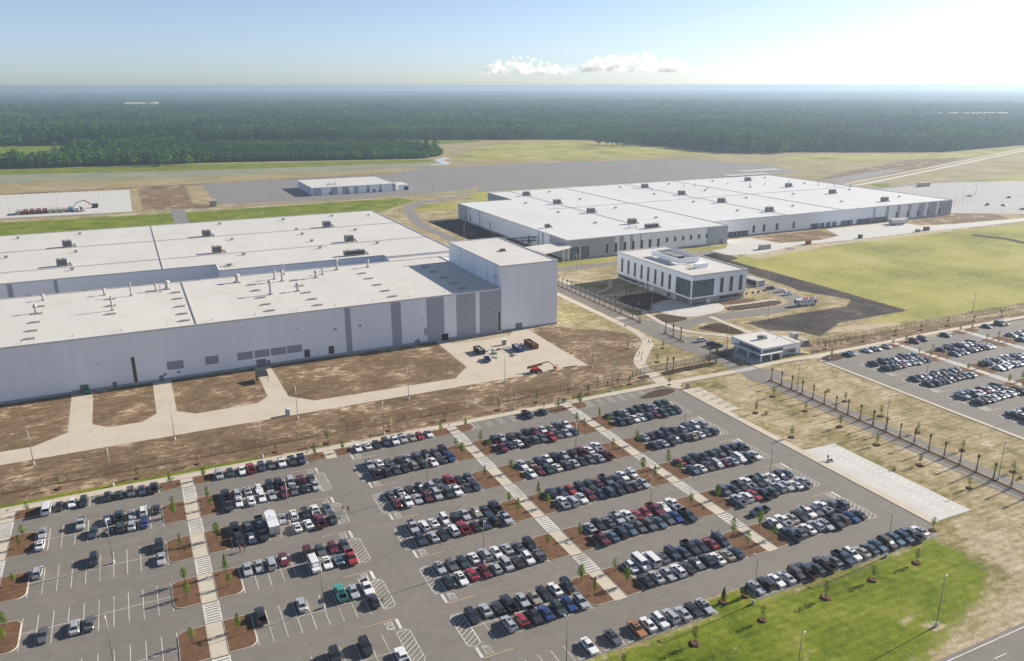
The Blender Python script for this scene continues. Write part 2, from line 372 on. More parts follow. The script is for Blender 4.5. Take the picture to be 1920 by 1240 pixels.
green = np.maximum.reduce([soft([(38,-101),(157,-100.6),(157.5,-108),(156.5,-115),(149,-119),(139,-122),(126,-125),(118,-127.6),(40,-127.6)], 5), soft([(92.5,-96),(102.6,-96),(102.6,-103),(92.5,-103)], .8), .9*soft([(-130,12.2),(20,12.2),(20,14.2),(-130,15.2)], .9), .6*soft([(120,12),(156,12.2),(156,16),(120,14)], 1.2),
    soft([(-160,462),(190,450),(205,470),(235,500),(230,524),(40,519),(25,519),(-160,528)], 5), soft([(-160,928),(100,870),(400,855),(400,900),(100,970),(-160,1010)], 10),
    .42*soft([(163,92),(180,80),(186,95),(186,130),(163,130)], 7, 1), soft([(699,372),(720,378),(740,400),(715,404)], 6), soft([(-900,1180),(-330,1110),(-182,1092),(-84,1085),(-80,1300),(-60,1480),(-200,1500),(-900,1640)], 6), soft([(118,1335),(160,1345),(300,1300),(420,1255),(480,1170),(600,1200),(640,1260),(400,1345),(127,1425)], 6)])
yell = np.maximum.reduce([soft([(318,170),(323,112),(324,44),(300,36),(282,33),(300,25),(420,24),(760,-60),(900,60),(700,160),(560,172),(440,177),(360,168)], 4, 1), soft([(200,196),(233,196),(360,196),(360,204),(233,206),(200,204)], 2),
    soft([(411,884),(480,960),(560,1100),(690,1187),(790,1180),(840,1000),(860,860),(832,775),(534,822)], 14, 1), soft([(900,722),(1160,632),(1430,660),(1300,600),(1100,560),(820,640)], 18, 1),
    soft([(800,385),(1000,390),(1500,520),(1500,300),(900,290)], 20), soft([(150,540),(300,545),(300,535),(150,534)], 4), soft([(297,480),(210,470),(215,440),(250,430),(290,445)], 6, 1),
    soft([(316,545),(600,535),(600,445),(290,436),(290,500)], 8), .8*soft([(160,1),(191,0),(192,-98),(177,-98),(177,-51),(165,-51),(165,-21),(170,-19),(170,3)], 4)*.3, .25*soft([(202,0),(229,3),(229,-98),(202,-98)], 6)])
black = np.maximum.reduce([soft([(316,182),(309,140),(306,100),(304,90),(314,66),(302,57.5),(272,58.5),(239,57),(240,44),(251,37),(253,27),(262,31),(277,39),(322,39),(323,108),(322,182)], 2.4), soft([(206,377),(233,384),(232.5,216),(222,225),(205,296)], 2)])
sand = np.maximum.reduce([soft([(157,-100),(230,-98),(230,-160),(128,-160),(128,-127),(141,-122),(156,-114)], 6)*.56, .5*soft([(110,-114.5),(114,-113),(121,-112.4),(121,-113.2),(116,-114.2),(111,-115.4)], 1.6), .5*soft([(96,-117),(101,-116),(102,-118),(97,-119)], 1.2), .7*soft([(126,-120.6),(131,-120.4),(131,-123.6),(126,-123.4)], 1.4), .6*soft([(121,-118),(127,-117),(128,-119),(122,-120)], 1.2), .6*soft([(84,-110),(90,-109.2),(90,-110.4),(85,-111.4)], 1), soft([(104,86),(104,93),(134,93),(134,88)], 1.5), soft([(253,31),(253,36),(300,29),(300,24)], 2), soft([(340,160),(420,172),(540,172),(540,180),(340,178)], 4)])
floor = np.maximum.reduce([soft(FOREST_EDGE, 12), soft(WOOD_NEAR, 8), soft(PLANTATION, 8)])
far_dry = np.clip((np.hypot(px, py)-500)/300, 0, 1)
me = bpy.data.meshes.new('ground'); nx, ny = len(XS), len(YS)
me.vertices.add(nx*ny); me.vertices.foreach_set('co', np.stack([px, py, -((px-CAM.x)**2+(py-CAM.y)**2)/1.274e7*np.clip((np.hypot(px, py)-1500)/1500, 0, 1)], 1).ravel())
ii = (np.arange(ny-1)[:, None]*nx+np.arange(nx-1)[None]).ravel(); q = np.stack([ii, ii+1, ii+nx+1, ii+nx], 1)
me.loops.add(q.size); me.loops.foreach_set('vertex_index', q.ravel().astype(np.int32))
me.polygons.add(len(q)); me.polygons.foreach_set('loop_start', (np.arange(len(q))*4).astype(np.int32))
me.update(calc_edges=True)
for nm, cc in (('cover_a', (brown, green, yell, black)), ('cover_b', (sand, floor, far_dry, far_dry*0+1))):
    at = me.color_attributes.new(nm, 'FLOAT_COLOR', 'POINT'); at.data.foreach_set('color', np.stack(cc, 1).astype(np.float32).ravel())
b = NB('ground_cover'); MAT['ground'] = b.m
def att(n):
    o = b.n('ShaderNodeAttribute', attribute_name=n); s_ = b.n('ShaderNodeSeparateColor'); b.put(s_.inputs[0], o.outputs['Color']); return s_.outputs[0], s_.outputs[1], s_.outputs[2], o.outputs['Alpha']
aB, aG, aY, aK = att('cover_a'); aS, aF, aD, _ = att('cover_b')
n1 = b.noise(.06, 6, .65, dist=.5); n2 = b.noise(.45, 6, .7); n3 = b.noise(2.6, 6, .8); n4 = b.noise(.018, 4, .6)
stre = b.noise(.42, 7, .74, v=b.scaled(.6, 1.2, 1), dist=.7)
def edge(w, k=.35):                              # ragged, noise-broken border of a cover class
    m = b.math('ADD', w, b.math('MULTIPLY', b.math('SUBTRACT', b.math('ADD', b.math('MULTIPLY', n2, .6), b.math('MULTIPLY', n1, .4)), .5), k*4))
    gate = b.math('MULTIPLY', w, 6, True)
    return b.math('MULTIPLY', b.ramp(m, [(.36, 0), (.64, 1)]), gate)
fine = b.ramp(n3, [(.28, .74), (.5, 1.03), (.72, 1.3)])
dry = b.ramp(b.math('ADD', b.math('MULTIPLY', n1, .5), b.math('MULTIPLY', stre, .5)), [(.36, (.13, .12, .042)), (.44, (.21, .18, .075)), (.50, (.31, .25, .14)), (.56, (.40, .33, .22)), (.64, (.52, .44, .32))])
brn = b.ramp(b.math('ADD', b.math('MULTIPLY', n1, .45), b.math('MULTIPLY', stre, .55)), [(.36, (.08, .066, .034)), (.44, (.145, .10, .058)), (.52, (.195, .133, .08)), (.555, (.30, .215, .135)), (.61, (.50, .41, .29))])
grn = b.ramp(b.math('ADD', b.math('MULTIPLY', n1, .55), b.math('MULTIPLY', n2, .45)), [(.32, (.04, .068, .006)), (.43, (.095, .135, .010)), (.54, (.16, .195, .018)), (.61, (.22, .22, .045)), (.70, (.34, .28, .14))])
yel = b.ramp(b.math('ADD', b.math('MULTIPLY', n4, .6), b.math('MULTIPLY', stre, .4)), [(.36, (.15, .165, .045)), (.45, (.25, .245, .065)), (.54, (.34, .315, .09)), (.60, (.36, .32, .12)), (.66, (.46, .39, .24))])
blk = b.ramp(b.math('ADD', b.math('MULTIPLY', n1, .5), b.math('MULTIPLY', n2, .5)), [(.38, (.032, .026, .024)), (.5, (.055, .045, .039)), (.58, (.10, .08, .066)), (.68, (.20, .16, .12))])
snd = b.ramp(stre, [(.35, (.33, .265, .18)), (.65, (.50, .42, .30))])
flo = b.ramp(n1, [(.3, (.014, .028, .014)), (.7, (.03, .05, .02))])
fdr = b.ramp(n4, [(.35, (.22, .19, .085)), (.5, (.29, .235, .12)), (.65, (.34, .27, .165))])
c = b.mix(b.math('MULTIPLY', aD, .8), dry, fdr)
c = b.mix(edge(aB), c, brn); c = b.mix(edge(aY, .5), c, yel); c = b.mix(edge(aG, .5), c, grn); c = b.mix(edge(aS), c, snd)
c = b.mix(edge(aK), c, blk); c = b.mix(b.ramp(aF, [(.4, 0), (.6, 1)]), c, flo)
wv = b.n('ShaderNodeTexWave', wave_type='BANDS', bands_direction='Y'); b.put(wv.inputs['Vector'], b.pos()); wv.inputs['Scale'].default_value = .16; wv.inputs['Distortion'].default_value = 1.5; wv.inputs['Detail'].default_value = 2
c = b.mix(1, c, b.ramp(wv.outputs[1], [(.2, .93), (.8, 1.06)]), 'MULTIPLY')
c = b.mix(1, c, fine, 'MULTIPLY')
b.bsdf(c, .95, .08, normal=b.bump(b.math('ADD', n3, b.math('MULTIPLY', n2, 2)), .7, .18))
me.materials.append(MAT['ground']); g_ = tag(link('ground', me), kind='structure')

# ------------------------------------------------------------------ paving
def slab(name, poly, z, mat, parent=None, z0=-.25):
    o = MB().prism(poly, z0, z).build(name, mat, parent)
    return o if parent else tag(o, kind='structure')
lot = slab('parking_lot', [(-130,-101.2),(-130,9.1),(158,9.1),(161.6,3.0),(161.6,-95.6),(158.6,-100.3),(102.7,-100.3),(102.7,-95.3),(92.6,-95.3),(92.6,-100.3),(50,-100.3),(40,-101.2)], .03, 'asphalt')
lotr = slab('parking_lot', [(230.5,7.4),(420,4.5),(420,-140),(230.9,-140)], .03, 'asphalt')
slab('sidewalk', [(-130,9.1),(118,9.1),(158,9.1),(157.5,11.9),(118,11.7),(-130,12.4)], .15, 'slab')
slab('sidewalk', smooth([(190,160),(189.3,100),(189.2,78),(186.6,56.5),(183.4,49.6),(167.8,33.5),(165,27),(164.4,17.3),(163,12.2)], 0)[::-1] + smooth([(186,160),(186,72),(183.1,58),(180.3,53),(164.2,37.4),(160.2,26.7),(159.4,19.7),(157.8,12.0)], 1), .06, 'slab')
slab('sidewalk', [(157.7,11.8),(164,11.9),(192,10.9),(192,7.9),(166,8.4),(163.4,5.5),(162.4,3.1),(158,9.4)], .14, 'slab')
slab('sidewalk', smooth([(201.8,11.3),(209,11.9),(228,11.2),(236,10.6),(300,10.9),(420,8.0),(420,5.2),(300,8.2),(237,8.0),(231,6.6),(222,8.8),(209,8.9),(201.8,8.0)], 0), .14, 'slab')
slab('sidewalk', [(161.8,3.0),(164.2,2.8),(164.2,-96),(161.8,-96)], .14, 'slab')
slab('sidewalk', [(228.9,5),(230.4,5),(230.8,-140),(229.3,-140)], .14, 'slab')
slab('bicycle_pad', [(164.2,2.6),(169.4,2.2),(168.8,-19.2),(164.2,-19.4)], .12, 'slab')
slab('motorcycle_pad', [(164.2,-51.8),(175.9,-52.5),(176.4,-95.8),(164.2,-95.6)], .12, 'concrete_pale')
slab('service_road', [(-130,41.5),(-47,40.6),(142,40.2),(145.8,39.4),(146.2,92.6),(139.6,92.6),(135,86.5),(108.6,86.5),(108.6,92.6),(103.6,92.6),(103.3,58),(95,48.7),(44,49.8),(36.6,57.5),(36.1,92.6),(30.6,92.6),(30,61),(26,56),(6.5,55.6),(.9,60.6),(.9,92.6),(-5.1,92.6),(-5.2,61.3),(-9.6,56.1),(-19,55.7),(-24,60.9),(-24.3,92.6),(-30.9,92.6),(-30.7,57.3),(-39.5,50.4),(-130,50.8)], .05, 'slab')
road_s = slab('highway', [(-100,-128.7),(320,-129.3),(320,-141),(-100,-140)], .04, 'asphalt')
blvd = slab('boulevard', [(191.2,-160),(192.4,-100),(192.2,-5),(191.0,0),(192.3,8),(192.3,24),(189.4,45),(189.6,78),(190.6,160),(194,186),(201,186),(201.2,92),(201.6,80),(206,75),(209.4,70),(201.2,60),(202,52),(208,48),(208.5,33.2),(202.2,32),(201.9,8),(207.2,5.2),(207,-1.8),(201.6,-2.2),(201.5,-160)], .04, 'asphalt')
slab('office_drive', smooth([(201.3,61),(209.4,70.6),(223,73.6),(240,74.2),(262,72.2),(276,72),(286,78),(287,100),(288,112),(299,113),(300,96),(297,82),(284,66),(262,62.5),(232,65.8),(221,66),(212,62),(204,57)], 1), .045, 'asphalt')
slab('entrance_road', [(194,186),(213,185.4),(330,184.6),(330,192.8),(213,192.8),(197,192.6),(192,215),(196.6,245),(199,300),(200,375),(208,410),(217,452),(240,480),(298,512),(298,520),(234,490),(212,464),(199,412),(192,376),(191,300),(186,250),(184,210)], .04, 'asphalt_far')
slab('north_road', [(-160,548),(-100,543),(45,535.5),(300,531),(700,521),(700,527),(300,537),(62,540),(-2,541),(-160,555)], .05, 'asphalt_far')
slab('north_road', [(27,535),(39,534),(36,455),(26,455)], .06, 'asphalt_far')
slab('concrete_yard', [(-160,556),(-2.4,544),(-1.7,708),(-117,719),(-160,722)], .06, 'concrete_pale')
slab('storage_lot', [(68.5,560),(149,545),(154,545),(262,541),(315,556),(380,640),(380,728),(154,731),(69,731)], .05, 'asphalt_far')
slab('storage_lot', [(315,534.6),(482,529.5),(733,523),(776,611),(722,746),(560,770),(351,787),(275,730),(380,728.4),(380,640),(322,556)], .06, 'asphalt_far')
slab('loading_apron', [(358,208),(361,218),(384,218),(389,192.6),(423,189.5),(447,195.5),(458.6,219),(531,219),(536,199),(564,192.6),(640,186.5),(680,187),(680,178.5),(625,177.6),(564,177),(516,180.5),(446,180),(397,183),(352,172),(331,178),(331,192.9),(345,196)], .05, 'concrete_pale')
slab('gravel_lot', [(605,250),(640,310),(690,373),(787,379),(905,347),(905,240),(789,222),(662,199),(618,226)], .05, 'gravel')
slab('far_road', strip([(690,401),(725,411),(910,474),(1100,541),(1500,680)], 5), .12, 'concrete_pale')
slab('far_road', strip([(690,412),(720,425),(910,488),(1080,546),(1480,688)], 3), .12, 'concrete_pale')
slab('far_road', strip(smooth([(690,372),(787,381),(850,388),(905,362),(1300,160)], 2), 8), .12, 'asphalt_far')
slab('far_lot', [(699,453),(866,505),(880,488),(700,425)], .08, 'asphalt_far')
pond = [(-400,1010),(-139,936),(150,872),(300,864),(378,856),(384,842),(392,812),(386,799),(300,790),(140,800),(-128,832),(-400,900)]
slab('pond', smooth(pond, 1, True), .10, 'water')
slab('creek', strip(smooth([(372,828),(388,820),(400,840),(398,862),(408,892),(430,915)], 2), 13), .14, 'water_painted_sky')
slab('creek', strip([(534,156),(541,135),(533,100),(520,60)], 7), .08, 'earth_black')
# office campus paths, forecourt and beds
slab('forecourt', smooth([(219,101),(214.6,95),(214.9,88),(218,79),(223,75),(233,75.5),(243.4,78),(249,83),(250,89.5),(236,90.6),(233.8,91),(233.8,104.5),(228.8,105.3)], 1, True), .10, 'concrete_pale')
slab('forecourt_ring', strip([(231.6+12*math.cos(R(a)), 90+12*math.sin(R(a))) for a in range(150, 331, 12)], .5), .112, 'concrete')
for pth, w in (([(203.5,178),(204,150),(204.5,132),(206,112),(209,96),(214,90)], 3.4), ([(205,134),(212,134),(223,142.5),(225.5,151),(234,156.6)], 2.4), ([(225,152),(213,156),(205,170)], 2.2), ([(206,126.5),(214,124.6),(224,124),(233.8,123)], 3.0), ([(208,93),(206.3,84),(204.2,70),(206.5,60),(210,53.5),(219,45),(221.5,33)], 2.8), ([(231,72),(230.6,62),(230.2,46),(229,33.5)], 3.0), ([(250,83.5),(262,82.3),(281,82.3)], 2.2)):
    slab('footpath', strip(smooth(pth, 2), w), .10+rnd.random()*.02, 'slab')
def bed(poly, mat='mulch', z=.16, sm=1, label=None):
    return tag(MB().prism(smooth(poly, sm, True) if sm else poly, -.1, z).build('planting_bed', mat), kind='structure')
bed([(211.5,120),(222,121.5),(233.9,121.5),(233.9,106.4),(229,106.3),(219,102),(213.8,96),(211.6,91.5),(209,97),(207.8,112)], 'mulch_dark')
bed([(208,84.5),(213,86.5),(216,81),(221.5,74.2),(211,71.5),(206.5,73)], 'mulch_dark', .135)
bed([(250.6,90.5),(268,91),(272,85),(262,83.8),(251,85)], 'mulch'); bed([(247.5,81.5),(262,81),(279,81),(280,76),(270,73.4),(246,75.6)], 'mulch_dark')
bed([(229,63.5),(219,61),(213.5,60),(218,52),(223,45.6),(228.6,45)], 'mulch_dark')
bed([(211,13.4),(227,13.2),(231,12.4),(228,17),(227.5,13.9)], 'mulch_dark', .17, 0); bed([(144,3.6),(152,6.5),(158,6.8),(160.4,3.4),(155,1.4),(147,1.6)], 'mulch_dark', .17, 2)
bed([(231.5,6.2),(236,7.6),(242,7.4),(241,3.0),(234,1.6)], 'mulch_dark', .17)
bed([(155,20.6),(160,20.9),(160,18.6),(155,17.8)], 'mulch_dark'); bed([(165.4,21.4),(191,22.2),(191,18.8),(178,18.2),(166,17.4)], 'mulch_dark')
for y0, y1 in ((-158,-2.4), (45.5,61.5), (76.5,155.5)):
    slab('median', rpoly(195.1, 197.6, y0, y1, 1.2, 'abcd'), .17, 'kerb'); slab('median_bed', rpoly(195.4, 197.3, y0+.3, y1-.3, .9, 'abcd'), .20, 'mulch_dark')
# ------------------------------------------------------------------ parking layout
P = 18.29; LZ = .038
def lines(name, segs, w, mat, z, parent):
    m = MB()
    for x0, y0, x1, y1 in segs:
        d = Vector((x1-x0, y1-y0)); n_ = Vector((-d.y, d.x)).normalized()*(w/2)
        m.face([(x0+n_.x, y0+n_.y, z), (x0-n_.x, y0-n_.y, z), (x1-n_.x, y1-n_.y, z), (x1+n_.x, y1+n_.y, z)])
    o = m.build(name, mat, parent, fix=False); return o
cu = bpy.data.curves.new('stop_text', 'FONT'); cu.body = 'STOP'; cu.size = 1; cu.align_x = 'CENTER'; cu.align_y = 'CENTER'
to = bpy.data.objects.new('stop_text', cu); tme = bpy.data.meshes.new_from_object(to); bpy.data.objects.remove(to); tme.materials.append(MAT['paint_white'])
def stop(x, y, sgn, parent):                     # sgn +1: drivers head towards +X
    xb = x; ya, yb = (y-3.4, y-.25) if sgn > 0 else (y+.25, y+3.4)
    lines('stop_line', [(xb, ya, xb, yb)], .6, 'paint_white', LZ+.003, parent)
    lines('centre_line', [(xb, y, xb-sgn*6.5, y)], .15, 'paint_orange', LZ+.003, parent)
    t = link('stop_marking', tme, parent, (xb-sgn*1.9, (ya+yb)/2, LZ+.002)); t.scale = (1.12, 2.3, 1); t.rotation_euler.z = R(-90*sgn)
def endcap(x0, x1, y0, y1, parent):
    pl = rpoly(x0, x1, y0, y1, 1.25, 'abcd', 4); n = len(pl)
    sg = [(*pl[i], *pl[(i+1) % n]) for i in range(n)]
    k = y0+1.2
    while k < y1+.6:
        a, b_ = (x0+.1, k-1.15), (x1-.1, k+.75)
        sg.append((a[0], max(a[1], y0+.3), b_[0], min(b_[1], y1-.3))); k += 1.25
    lines('striped_end', sg, .13, 'paint_white', LZ+.001, parent)
def island(x0, x1, y0, y1, cs):
    o = tag(MB().prism(rpoly(x0, x1, y0, y1, 1.9, cs), -.1, .16).build('kerb_island', 'kerb'), kind='structure')
    MB().prism(rpoly(x0+.18, x1-.18, y0+.18, y1-.18, 1.7, cs), .1, .20).build('mulch_bed', 'mulch', o)
def crosswalk(xc, yc, parent, w=3.0, h=7.0):
    sg = [(xc-w/2, yc-h/2, xc-w/2, yc+h/2), (xc+w/2, yc-h/2, xc+w/2, yc+h/2)]
    m = MB()
    for x in (xc-w/2, xc+w/2): m.box(x-.12, x+.12, yc-h/2, yc+h/2, LZ-.03, LZ+.002)
    for k in range(8):
        y = yc-h/2+.45+k*(h-.9)/7; m.box(xc-w/2+.12, xc+w/2-.12, y-.24, y+.24, LZ-.03, LZ+.002)
    m.build('crosswalk', 'paint_white', parent)
ISL = []                                          # tree spots
def columns(U, isl_l, isl_r, dy, ks, parent, top=True):
    for k in ks:
        yn, ys = dy-3.9-P*k, dy-14.4-P*k
        for (a, b_), cs in ((isl_l, 'ad'), (isl_r, 'bc')):
            if a is None: continue
            island(a, b_, ys, yn, cs); xm = (a+b_)/2+(.0)
            for yy in ((-5.5, -10.7) if k % 2 == 0 else (-8.3,)): ISL.append((xm+rnd.uniform(-.3, .3), dy+yy-P*k))
        slab('footpath', [(U-1.5, ys-.2), (U+1.5, ys-.2), (U+1.5, yn+.2), (U-1.5, yn+.2)], .09, 'slab')
        crosswalk(U, dy-P*k, parent)
    if top:
        for (a, b_), cs in ((isl_l, 'a'), (isl_r, 'b')):
            if a is None: continue
            island(a, b_, dy+3.9, dy+8.95, cs); ISL.append(((a+b_)/2, dy+6.6))
        slab('footpath', [(U-1.5, dy+3.7), (U+1.5, dy+3.7), (U+1.5, dy+9.05), (U-1.5, dy+9.05)], .09, 'slab')
KS = [0, 1, 2, 3, 4]
columns(-41.7, (-48.8, -43.3), (-40.1, -34.6), 0, KS, lot)
columns(0, (-6.95, -1.55), (1.55, 6.95), 0, KS, lot)
columns(77.4, (70.45, 75.85), (78.95, 83.8), 0, KS, lot)
columns(118.97, (111.5, 117.4), (120.5, 125.1), 0, KS, lot)
island(32.2, 37.2, 3.9, 8.95, 'a'); island(40.4, 45.0, 3.9, 8.95, 'b'); ISL += [(34.2, 5.9), (42.6, 6.9)]
slab('footpath', [(37.3,3.7),(40.3,3.7),(40.3,9.05),(37.3,9.05)], .09, 'slab')
columns(273.8, (268.4, 272.2), (275.4, 280.6), -1.65, [0, 1, 2, 3], lotr); columns(315.2, (309.6, 313.7), (316.7, 322.2), -1.65, [0, 1, 2], lotr)
BLK = {'A': (-34.55, 10), 'B': (7.0, 9), 'C': (45.6, 9), 'D': (83.9, 10), 'E': (125.2, 9), 'F': (242.6, 9), 'G': (280.9, 10), 'H': (322.6, 10)}
def stalls(x0, n, yn, ys, parent, mid=True):
    sg = [(x0+2.75*i, ys, x0+2.75*i, yn) for i in range(n+1)]
    if mid: sg.append((x0, (yn+ys)/2, x0+2.75*n, (yn+ys)/2))
    lines('stall_lines', sg, .12, 'paint_white', LZ, parent)
for bk, (x0, n) in BLK.items():
    dy, par = (0, lot) if bk < 'F' else (-1.65, lotr)
    for k in range(5 if bk < 'F' else 4): stalls(x0, n, dy-3.66-P*k, dy-14.63-P*k, par)
    if bk in 'ABC': stalls(x0, n, 9.0, 3.66, par, False)
    if bk in 'FGH': stalls(x0, n, dy+8.6, dy+3.66, par, False)
lines('stall_lines', [(51+2.75*i, -100.1, 51+2.75*i, -95.1) for i in range(16)]+[(103+2.75*i, -100.1, 103+2.75*i, -95.1) for i in range(20)], .12, 'paint_white', LZ, lot)
sg = []
for a, b_ in ((84.3, 105.5), (125.6, 150)):        # accessible bays with hatched aisles
    x = a; q_ = 0
    while x < b_:
        sg += [(x, 3.9, x, 9)]
        if q_ % 2 == 0: sg += [(x, 3.9+.9*j, x+1.5, 4.8+.9*j) for j in range(5)]; x += 1.5
        else: x += 2.75
        q_ += 1
lines('accessible_bay_lines', sg, .10, 'paint_white', LZ, lot)
for k in range(6):
    if k < 5:
        endcap(31.75, 34.4, -14.5-P*k, -3.8-P*k, lot); endcap(42.85, 45.5, -14.5-P*k, -3.8-P*k, lot); endcap(150.2, 152.9, -14.5-P*k, -3.8-P*k, lot)
    stop(33.0, -P*k, 1, lot); stop(44.1, -P*k, -1, lot)
    if 0 < k < 5: stop(152.2, -P*k, 1, lot)
for k in range(4): endcap(239.6, 242.4, -16.1-P*k, -5.4-P*k, lotr); stop(240.8, -1.65-P*(k+1), -1, lotr)
m = MB()                                          # motorcycle pad chevrons and bicycle bays
sg = [(167+4.5*c_+.1*j, -54-2.0*j, 168.6+4.5*c_, -55.2-2.0*j) for c_ in range(2) for j in range(20)]+[(168.6+4.5*c_, -55.2-2.0*j, 170.2+4.5*c_, -54.4-2.0*j) for c_ in range(2) for j in range(20)]
lines('motorcycle_bay_lines', sg, .10, 'wall_white', .125, bpy.data.objects['motorcycle_pad'])
lines('edge_line', [(-100, -129.6, 320, -130.2)], .18, 'paint_white', .046, road_s); lines('lane_dashes', [(-98+12*i, -133.3, -94.6+12*i, -133.3) for i in range(34)], .16, 'paint_white', .046, road_s)
lines('centre_line', [(-100, -136.2, 320, -136.9)], .25, 'paint_orange', .046, road_s)
def zebra(x0, x1, y0, y1, parent, n):
    m = MB(); w = (x1-x0)/n
    for i in range(n): m.box(x0+w*i, x0+w*(i+.5), y0, y1, 0, .048)
    m.build('crosswalk', 'paint_white', parent)
zebra(192.6, 201.6, 8.1, 11.1, blvd, 11); zebra(190.2, 201, 86.5, 90, blvd, 12)

# ------------------------------------------------------------------ woodland (one mass to the horizon)
def crown_mesh(name, kind, seed, mats, nleaf, h, rad, size, base=.25):
    rr = random.Random(seed); m = MB()
    for i in range(nleaf):
        t = rr.random()
        if kind == 'cone': z = h*(base+(1-base)*t); rmax = rad*(1-t)**.75*(.75+.25*math.sin(t*18+seed))
        elif kind == 'pine': z = h*(base+(1-base)*t); rmax = rad*math.sin(math.pi*min(1, .18+.82*t))**.6*(1-.25*t)
        else:
            z = h*(base+(1-base)*t); rmax = rad*math.sqrt(max(.03, 1-(2*t-1)**2))
        a = rr.random()*6.283; r_ = rmax*(rr.random()**.4)*(.8+.35*math.sin(3*a+seed)*math.cos(5*t+seed))
        c = Vector((r_*math.cos(a), r_*math.sin(a), z))
        d = (c-Vector((0, 0, h*(base+.35*(1-base))))).normalized()+Vector((rr.uniform(-.7, .7), rr.uniform(-.7, .7), rr.uniform(-.2, .8)))
        d.normalize(); q = d.orthogonal().normalized(); q.rotate(Matrix.Rotation(rr.random()*6.28, 3, d)); e = d.cross(q); s_ = size*rr.uniform(.6, 1.3)
        m.face([c+q*s_, c+e*s_*.8, c-q*s_*.9, c-e*s_*.7])
    return m
def forest_tree(seed, kind):
    rr = random.Random(seed)
    m = crown_mesh('t', kind, seed, None, 46, 1, .24 if kind == 'pine' else .30, .10, .30 if kind == 'pine' else .12)
    k = len(m.f); m.cyl((0, 0, 0), (0, 0, .75), .014, .008, 4, 1, False)
    me = m.mesh('forest_tree_shape', ['forest_pine' if kind == 'pine' else 'forest_broad', 'bark']); return bpy.data.objects.new('forest_tree_shape', me)
protos = [forest_tree(s, k) for s, k in ((1, 'pine'), (2, 'pine'), (3, 'pine'), (4, 'round'), (5, 'round'))]
rs = np.random.RandomState(5); pts = []
d = 640.0
while d < 5200:
    s = max(6.0, d/190); na = int(1.5*d/s); a = YAW+np.linspace(-.80, .70, na)+rs.uniform(-.5, .5, na)*s/d
    dd = d+rs.uniform(-.5, .5, na)*s
    pts.append(np.stack([CAM.x+dd*np.cos(a), CAM.y+dd*np.sin(a), np.full(na, s)], 1)); d += s*.92
pts = np.concatenate(pts)
keep = inpoly(pts[:, 0], pts[:, 1], FOREST_EDGE); near = inpoly(pts[:, 0], pts[:, 1], WOOD_NEAR); plan = inpoly(pts[:, 0], pts[:, 1], PLANTATION)
wob = np.sin(pts[:, 0]*.011+2)*np.sin(pts[:, 1]*.013)+.5*np.sin(pts[:, 0]*.037)*np.sin(pts[:, 1]*.031+1)
track = (np.abs(np.sin(pts[:, 0]*.0046+pts[:, 1]*.0019+1)) < .016) | (np.abs(np.sin(pts[:, 1]*.0037-pts[:, 0]*.0011+.6)) < .014); sel = (keep & ~track) | near | plan; pts = pts[sel]; wob = wob[sel]; plan = plan[sel]; dist = np.hypot(pts[:, 0]-CAM.x, pts[:, 1]-CAM.y)
# clumps of taller broadleaf trees on the field side, a few loose trees on the wood's margin
cl = []
for cx_, cy_, n_, sp in ((930, 778, 70, 40), (885, 800, 30, 20), (820, 1010, 26, 45), (60, 1000, 24, 50), (-55, 1230, 40, 30), (420, 1000, 14, 30)):
    for i in range(n_): cl.append((cx_+rs.normal()*sp*.6, cy_+rs.normal()*sp*.35, 9))
cl = np.array(cl); n0 = len(pts); pts = np.concatenate([pts, cl]); N = len(pts)
dist = np.hypot(pts[:, 0]-CAM.x, pts[:, 1]-CAM.y)
hgt = rs.uniform(.82, 1.18, N); cell = np.sin(np.floor(pts[:n0, 0]/170+.35*np.sin(pts[:n0, 1]/260))*12.9898+np.floor(pts[:n0, 1]/240+.3*np.sin(pts[:n0, 0]/210))*78.233)*43758.5453; cell -= np.floor(cell); hh = 16.5*hgt; hh[:n0] += 1.6*wob+(cell-.5)*7; hh[n0:] *= 1.1; hh[:n0] = np.where(plan, 8.5*hgt[:n0], hh[:n0])
hh *= np.where(rs.rand(N) < .04, 1.3, 1)
wid = np.maximum(1, pts[:, 2]/8.5)*rs.uniform(.85, 1.25, N); wid[:n0] *= np.where(plan, 1.9, 1)
idx = np.where(rs.rand(N) < np.clip(.22+.25*np.r_[wob, np.ones(N-n0)*2.0], .05, .95), 3+rs.randint(0, 2, N), rs.randint(0, 3, N))
fm = bpy.data.meshes.new('woodland'); fm.vertices.add(N); fm.vertices.foreach_set('co', np.stack([pts[:, 0], pts[:, 1], -(dist**2)/1.274e7*np.clip((dist-1500)/1500, 0, 1)], 1).ravel())
for nm, dat, ty in (('tree_height', hh, 'FLOAT'), ('tree_width', hh*wid, 'FLOAT'), ('tree_turn', rs.rand(N)*6.283, 'FLOAT'), ('tree_kind', idx, 'INT')):
    fm.attributes.new(nm, ty, 'POINT').data.foreach_set('value', dat.astype(np.int32 if ty == 'INT' else np.float32))
fo = tag(link('woodland', fm), 'dark green pine and broadleaf wood stretching to the horizon', 'forest', kind='stuff')
gn = bpy.data.node_groups.new('woodland_scatter', 'GeometryNodeTree')
gn.interface.new_socket('Geometry', in_out='INPUT', socket_type='NodeSocketGeometry'); gn.interface.new_socket('Geometry', in_out='OUTPUT', socket_type='NodeSocketGeometry')
gi = gn.nodes.new('NodeGroupInput'); go_ = gn.nodes.new('NodeGroupOutput'); L = gn.links.new
jn = gn.nodes.new('GeometryNodeGeometryToInstance')
for pr in protos:
    oi = gn.nodes.new('GeometryNodeObjectInfo'); oi.inputs['Object'].default_value = pr; oi.inputs['As Instance'].default_value = True
    pr_sock = oi.outputs['Geometry']; gn['k%d' % len(gn.nodes)] = 0
    pass
join = gn.nodes.new('GeometryNodeJoinGeometry')
